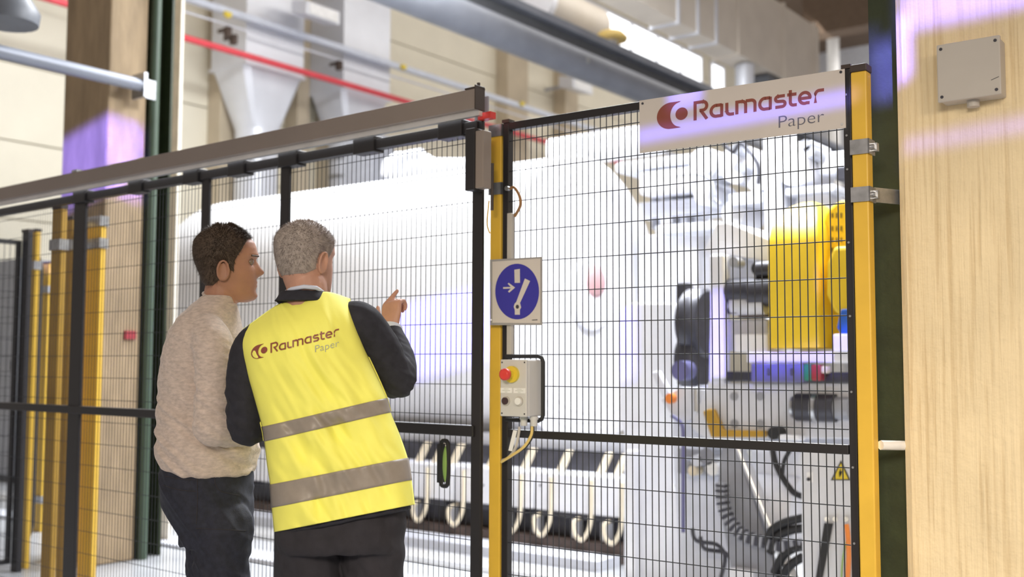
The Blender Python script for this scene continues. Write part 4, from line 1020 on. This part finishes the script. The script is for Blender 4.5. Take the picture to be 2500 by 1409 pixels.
# ===== man in the vest
V = Person(790, 3.07); P = V.P
hc = P(748, 641, .02); hx = xf(hc, R(-30), R(-4), R(-3), .96)
body = MB(); head_mb(body, hx)
neck0 = P(748, 735, .0); pelv = P(836, 1292, 0)
capsule(body, [hc + Vector((0, -.01, -.04)), P(750, 700, .0), neck0, P(752, 780, 0)], [.052, .056, .064, .08])
body.loft([ell_ring(P(x, y, 0), rx, ry) for x, y, rx, ry in ((740, 770, .10, .07), (735, 820, .14, .10), (760, 950, .14, .10), (800, 1080, .13, .09), (830, 1250, .15, .10), (836, 1330, .13, .09))])
shL = P(628, 838, .0); elL = P(606, 1040, .03); wrL = P(712, 990, .20)
shR = P(884, 790, .0); elR = P(970, 930, .12); wrR = P(956, 806, .26)
capsule(body, [shL, elL, wrL], [.045, .038, .027]); capsule(body, [shR, elR, wrR], [.045, .038, .027])
hip1 = P(762, 1310, 0); hip2 = P(908, 1310, 0)
def leg(mb, hip, foot, r0, r1, r2, r3): capsule(mb, [hip, hip.lerp(foot, .48) + Vector((0, .02, 0)), foot], [r0, r1, r2])
ft1 = Vector((hip1.x - .03, .0, .09)); ft2 = Vector((hip2.x + .02, .03, .09))
leg(body, hip1, ft1, .065, .045, .035, 0); leg(body, hip2, ft2, .065, .045, .035, 0)
hand(body, P(954, 802, .262), Vector((.0, .30, 1)), Vector((.55, .9, -.2)), Vector((-.85, .5, .0)), (.02, 1.05, 1.15, 1.2), .168, 1.2, Vector((.52, .42, .74)))
hand(body, P(712, 988, .20), Vector((.6, .2, .5)), Vector((0, 1, 0)), Vector((-.3, 0, 1)), (.3, .4, .4, .5), .178)
vman = obj_from(ctrl_mesh(body, .0034, 3), 'person', 'skin', None); vman.location = V.o; vman.rotation_euler.z = V.rz
tag(vman, 'grey-haired man in a yellow reflective vest pointing through the mesh', 'person')
def lineV(th):
    d = abs((th + math.pi) % (2 * math.pi) - math.pi)        # 0 face, pi nape
    return interp([(0, .080), (.55, .074), (.95, .045), (1.2, .018), (1.42, -.010), (1.55, .022), (1.85, .012), (2.05, -.03), (2.5, -.045), (3.15, -.048)], d)[0]
hair_mesh(hx, lineV, .005, 'hair', 'hair_grey', vman, 9000, .009, 5)
for sgn in (-1, 1): MB().ell(hx((sgn * .031, .066, .008)), .0115, .0115, .0115, 14, 10).build('eye', 'eye', vman)
# jacket
RG = [  # silhouette rings of the vest: left point, right point, depth half-width
    ((673, 1299), (1009, 1232), .150), ((667, 1240), (1001, 1172), .148), ((663, 1183), (991, 1118), .146), ((655, 1130), (972, 1062), .143), ((649, 1078), (950, 1007), .141), ((643, 1042), (940, 972), .14),
    ((624, 975), (918, 920), .139), ((602, 900), (886, 850), .137), ((591, 845), (864, 785), .125)]
tops = [(597, 803), (664, 753), (699, 737), (789, 713), (851, 729)]
mids = [(591, 845), (660, 818), (728, 800), (800, 784), (864, 785)]
def row(a, b): return [(a[0] + (b[0] - a[0]) * k / 4, a[1] + (b[1] - a[1]) * k / 4) for k in range(5)]
VROWS = [(row(a, b), d) for a, b, d in RG[:-1]] + [(mids, .125), (tops, .055)]
def vest_pt(u, t, off=0., side=-1):
    """u -1..1 left to right across the back, t 0..1 hem to shoulder"""
    k = t * (len(VROWS) - 1); i = min(int(k), len(VROWS) - 2); f = k - i
    def ev(j):
        j = max(0, min(len(VROWS) - 1, j)); r, d = VROWS[j]; kk = (u + 1) / 2 * 4; a = min(int(kk), 3); g = kk - a
        p0 = r[max(a - 1, 0)]; p1 = r[a]; p2 = r[a + 1]; p3 = r[min(a + 2, 4)]
        c = lambda q: .5 * (2 * p1[q] + (p2[q] - p0[q]) * g + (2 * p0[q] - 5 * p1[q] + 4 * p2[q] - p3[q]) * g * g + (3 * p1[q] - p0[q] - 3 * p2[q] + p3[q]) * g ** 3)
        return Vector((c(0), c(1), d))
    q = [ev(i - 1), ev(i), ev(i + 1), ev(i + 2)]
    p = .5 * (2 * q[1] + (q[2] - q[0]) * f + (2 * q[0] - 5 * q[1] + 4 * q[2] - q[3]) * f * f + (3 * q[1] - q[0] - 3 * q[2] + q[3]) * f ** 3)
    dep = max(.0, 1 - abs(u) ** 2.4) ** (1 / 2.4); top = max(0, (t - .9) / .1)
    ruck = 0.
    if side < 0:
        s_ = math.sin((u * 9 + t * 7) + 1.5 * noise.noise(Vector((u * 2, t * 5, 3)))) * .012 * (1 - abs(u) ** 2) * max(.0, 1 - abs(2 * t - .8)) * 1.2
        ruck = s_ + noise.noise(Vector((u * 4 + t * 3, t * 6, 1))) * .02 * (1 - t * .7) + noise.noise(Vector((u * 9 + t * 9, t * 10, 7))) * .01 * (1 - t * .6)
    dy = side * (p.z * dep + off * (.3 + dep)) + (top ** 2) * .02
    w_ = P(p.x + off * 800 * u * (1 - dep), p.y, dy - ruck * dep)
    return w_
def vest_panel(u0, u1, t0, t1, nu, nt, off, name, m, parent, side=-1, thick=.002):
    mb = MB(); vs = []; fs = []
    for j in range(nt + 1):
        for i in range(nu + 1): vs.append(vest_pt(u0 + (u1 - u0) * i / nu, t0 + (t1 - t0) * j / nt, off, side))
    for j in range(nt):
        for i in range(nu): fs.append((j * (nu + 1) + i, j * (nu + 1) + i + 1, (j + 1) * (nu + 1) + i + 1, (j + 1) * (nu + 1) + i))
    mb.add(vs, fs, True); o = mb.build(name, m, parent, fix=False)
    s_ = o.modifiers.new('s', 'SOLIDIFY'); s_.thickness = thick; s_.offset = 0
    return o
jk = MB()
def jring(j, inset, n=40):
    r, d = VROWS[j]; t = j / (len(VROWS) - 1); out = []
    for k in range(n):
        a = 2 * math.pi * k / n; u = max(-1, min(1, math.cos(a))); f = -1 if math.sin(a) <= 0 else 1
        c = vest_pt(0, t, 0, -1) * .5 + vest_pt(0, t, 0, 1) * .5; p = vest_pt(u, t, 0, f); v = p - c; out.append(c + v * max(0, 1 - inset / max(v.length, .01)))
    return out
jk.loft([[p + Vector((0.0, 0, -.012)) for p in jring(0, .006)]] + [jring(j, .012) for j in range(1, len(VROWS) - 1)] + [jring(len(VROWS) - 1, .008)])
capsule(jk, [P(640, 822, .0), P(612, 860, .0), P(598, 950, .01), P(605, 1042, .03)], [.050, .056, .055, .054]); capsule(jk, [P(605, 1042, .03), P(655, 1025, .11), P(703, 995, .185)], [.054, .047, .036])
capsule(jk, [P(850, 785, .0), P(882, 790, .0), P(925, 850, .05), P(970, 928, .11)], [.055, .060, .060, .054]); capsule(jk, [P(970, 928, .11), P(972, 880, .18), P(958, 818, .25)], [.055, .051, .036])
jk.loft([ell_ring(P(745, 738, -.0), .088, .082), ell_ring(P(745, 722, .0), .071, .072), ell_ring(P(744, 712, .005), .066, .068)])
jf = folds(2, .005, 10, 12)
def jband(p):  # creases gather at the elbows
    e = min((p - P(970, 920, .11)).length, (p - P(605, 1042, .03)).length); return .35 + 1.2 * math.exp(-(e / .12) ** 2)
jko = obj_from(ctrl_mesh(jk, .005, 5, folds(2, .005, 12, 22, (9, 12), jband)), 'jacket', 'jacket', vman)
MB().tube([P(x, y, d) for x, y, d in ((697, 714, .0), (712, 706, -.05), (742, 700, -.068), (772, 703, -.055), (789, 714, -.02), (796, 722, .03))], .006, 8).build('shirt_collar', 'shirt', vman)
cw = P(956, 803, .262); cd = (P(966, 745, .30) - cw).normalized()
MB().tube([cw - cd * .012, cw + cd * .008], [.034, .033], 20).build('shirt_cuff', 'shirt', vman)
vest = vest_panel(-1, 1, 0, 1, 90, 110, .004, 'vest', 'vest', vman)
tag(vest, 'yellow reflective vest over the dark jacket')
fr = vest_panel(-1, 1, 0, .99, 40, 40, .004, 'vest_front', 'vest', vman, side=1)
nr = len(VROWS) - 1
vest_panel(-1, 1, 4 / nr, 5 / nr - .0, 80, 8, .0065, 'reflective_stripe', 'reflect', vest, thick=.001)
vest_panel(-1, 1, 1 / nr, 2 / nr, 80, 8, .0065, 'reflective_stripe', 'reflect', vest, thick=.001)
for sd in (-1, 1):
    mb = MB(); mb.tube([vest_pt(sd, .45 + .5 * k / 16, .006) for k in range(17)], .0022, 6); mb.build('edge_piping', 'vest', vest)
# print on the back
bvh = BVHTree.FromPolygons([v.co for v in vest.data.vertices], [p.vertices for p in vest.data.polygons])
ro = V.inv @ (CAM - V.o)
def vfn_factory(off):
    def fn(X, b):
        px = 613 + (X - 225) * 215 / 1440; py = 862 - .255 * (px - 660) - b * .147
        d = (V.inv @ ray(px, py)).normalized(); h = bvh.ray_cast(ro, d)
        if h[0] is None: return None
        return h[0] - d * off
    return fn
def vput(polys, name, m):
    mb = MB(); fn = vfn_factory(.0035)
    for pl_ in polys:
        q = [fn(p.x, p.y) for p in pl_]
        if all(x is not None for x in q): mb.add(q, [list(range(len(q)))])
    return mb.build(name, m, vest, fix=False)
vput(stroke_polys(24), 'lettering', 'red_ink'); vput(emblem_polys(), 'emblem', 'red_ink')
vput([[Vector((p.x, p.y * 1.12 + 12)) for p in f] for f in PAPER], 'lettering', 'grey_ink_light')
# trousers and shoes
tr_ = MB()
tr_.loft([ell_ring(P(x, y, 0), rx, ry) for x, y, rx, ry in ((838, 1225, .165, .125), (836, 1280, .175, .13), (832, 1320, .178, .132), (833, 1340, .17, .125))])
for hx_, hy_, f_, kx in ((757, 1345, ft1, -.0), (913, 1335, ft2, 0)):
    a = P(hx_, hy_, 0); k1 = P(hx_ + (2 if hx_ < 800 else -2), 1425, .0); f0 = Vector((f_.x, f_.y, .05))
    capsule(tr_, [a, k1, a.lerp(f0, .55) + Vector((0, .02, 0)), f0], [.088, .082, .068, .058])
obj_from(ctrl_mesh(tr_, .006, 4, folds(5, .009, 7, 9, (4, 14))), 'trousers', 'trouser', vman)
for f_ in (ft1, ft2):
    m_ = MB(); shoe(m_, Vector((f_.x, f_.y - .07, 0)), Vector((.15, 1, 0))); m_.build('shoe', 'shoe', vman)

# ===== man in the sweater
S_ = Person(515, 3.36); P = S_.P
hc = P(557, 645, .0); hx2 = xf(hc, R(-73), R(0), R(3), .985)
body = MB(); head_mb(body, hx2, -.024)
capsule(body, [hc + Vector((-.008, 0, -.04)), P(544, 705, 0), P(534, 745, 0), P(518, 800, 0)], [.052, .054, .052, .07])
body.loft([ell_ring(P(x, y, 0), rx, ry) for x, y, rx, ry in ((512, 790, .07, .10), (505, 850, .09, .15), (500, 1000, .10, .14), (505, 1130, .11, .14), (505, 1230, .10, .14))])
sn = P(520, 858, -.17); en = P(522, 1030, -.17); wn = P(622, 1015, .0)
sf = P(512, 858, .17); ef = P(560, 1020, .22); wf = P(620, 975, .14)
capsule(body, [sn, en, wn], [.045, .04, .028]); capsule(body, [sf, ef, wf], [.045, .04, .028])
hand(body, wn, Vector((.1, 1, .1)), Vector((-1, 0, 0)), Vector((0, 0, 1)), (.4, .5, .5, .6)); hand(body, wf, Vector((.0, -1, -.3)), Vector((-1, 0, 0)), Vector((0, 0, 1)), (.4, .5, .5, .6))
h1 = P(530, 1260, -.06); h2 = P(512, 1260, .07)
g1 = Vector((h1.x + .02, -.08, .09)); g2 = Vector((h2.x, .1, .09))
leg(body, h1, g1, .06, .045, .035, 0); leg(body, h2, g2, .06, .045, .035, 0)
sman = obj_from(ctrl_mesh(body, .0034, 3), 'person', 'skin2', None); sman.location = S_.o; sman.rotation_euler.z = S_.rz
tag(sman, 'brown-haired man in a beige knit sweater and dark jeans', 'person')
def lineS(th):
    d = abs((th + math.pi) % (2 * math.pi) - math.pi)
    return interp([(0, .082), (.4, .082), (.7, .076), (.9, .060), (1.1, .034), (1.25, .010), (1.38, -.026), (1.5, -.022), (1.6, .006), (1.9, .0), (2.08, -.05), (2.5, -.070), (3.15, -.075)], d)[0]
hair_mesh(hx2, lineS, .008, 'hair', 'hair_brown', sman, 11000, .012, 9)
for sgn in (-1, 1): MB().ell(hx2((sgn * .031, .066, .008)), .0115, .0115, .0115, 14, 10).build('eye', 'eye', sman)
for sgn in (-1, 1): MB().tube([hx2(head_r(sgn * a, .027, .002)) for a in (.22, .35, .5, .62)], .003, 6).build('eyebrow', 'hair_brown', sman)
sw = MB()
sw.loft([ell_ring(P(x, y, 0), hw * 3.36 / F, ry, yaw=R(yw)) for x, y, hw, ry, yw in ((512, 1153, 101, .150, 6), (508, 1140, 108, .156, 5), (509, 1100, 117, .158, 4), (507, 1050, 117, .150, 3), (502, 1000, 110, .145, 2),
    (497, 930, 101, .148, 0), (499, 870, 93, .165, 0), (505, 815, 82, .175, 0), (513, 775, 66, .14, 0), (523, 750, 52, .10, 0), (530, 733, 44, .072, 0), (534, 725, 42, .066, 0))])
capsule(sw, [P(507, 812, -.12), P(520, 850, -.165), P(524, 940, -.19), P(524, 1035, -.185)], [.058, .060, .055, .053]); capsule(sw, [P(524, 1035, -.185), P(580, 1045, -.10), P(618, 1018, -.01)], [.057, .05, .042])
capsule(sw, [P(512, 820, .12), P(530, 900, .18), P(560, 1020, .22)], [.06, .06, .055]); capsule(sw, [P(560, 1020, .22), P(618, 978, .14)], [.05, .042])
def sband(p): return .4 + .9 * math.exp(-((p.z - 1.15) / .12) ** 2) + .6 * math.exp(-((p - P(525, 1030, -.18)).length / .12) ** 2)
obj_from(ctrl_mesh(sw, .005, 5, folds(4, .011, 6, 16, (6, 10), sband)), 'sweater', 'sweater', sman)
MB().tube([P(535 + 38 * math.cos(a), 730 + 6 * math.sin(a) + 13 * math.cos(a), .060 * -math.sin(a)) for a in [2 * math.pi * k / 24 for k in range(24)]], .006, 8, closed=True).build('neck_rib', 'sweater', sman)
jn = MB()
jn.loft([ell_ring(P(x, y, 0), hw * 3.36 / F, ry) for x, y, hw, ry in ((505, 1120, 96, .14), (504, 1160, 105, .148), (504, 1195, 106, .152), (508, 1228, 101, .15), (517, 1258, 92, .15), (527, 1290, 84, .145), (531, 1325, 80, .14))])
for hx_, dy, g, k2 in ((543, -.072, g1, 0), (524, .082, g2, 0)):
    a = P(hx_, 1290, dy); k1 = P(hx_ - 2, 1400, dy); f0 = Vector((g.x, g.y, .05))
    capsule(jn, [a, k1, a.lerp(f0, .55), f0], [.09, .081, .07, .058])
obj_from(ctrl_mesh(jn, .006, 4, folds(8, .010, 6, 12, (5, 16))), 'jeans', 'jeans', sman)
for x0_, x1_, dyy in ((470, 560, 0),):
    pass
for f_ in (g1, g2):
    m_ = MB(); shoe(m_, Vector((f_.x - .04, f_.y, 0)), Vector((1, .5, 0))); m_.build('shoe', 'shoe', sman)
# denim seams laid on the surface
jo = [o for o in sman.children if o.name.startswith('jeans')][0]
bj = BVHTree.FromPolygons([v.co for v in jo.data.vertices], [p.vertices for p in jo.data.polygons]); ro2 = S_.inv @ (CAM - S_.o)
def on_jeans(px, py):
    d = (S_.inv @ ray(px, py)).normalized(); h = bj.ray_cast(ro2, d); return None if h[0] is None else h[0] - d * .001
for ln in ([(404, 1163), (440, 1170), (478, 1172)], [(481, 1165), (482, 1220), (479, 1280)], [(398, 1185), (436, 1196), (478, 1200)], [(523, 1165), (527, 1185), (540, 1200), (585, 1210)], [(478, 1290), (540, 1293), (600, 1296)]):
    q = [on_jeans(*p) for p in catmull([(a, b, 0) for a, b in ln], 6) for p in [(p[0], p[1])]]; q = [x for x in q if x is not None]
    if len(q) > 2: MB().tube(q, .0011, 5).build('seam', 'stitch', jo)
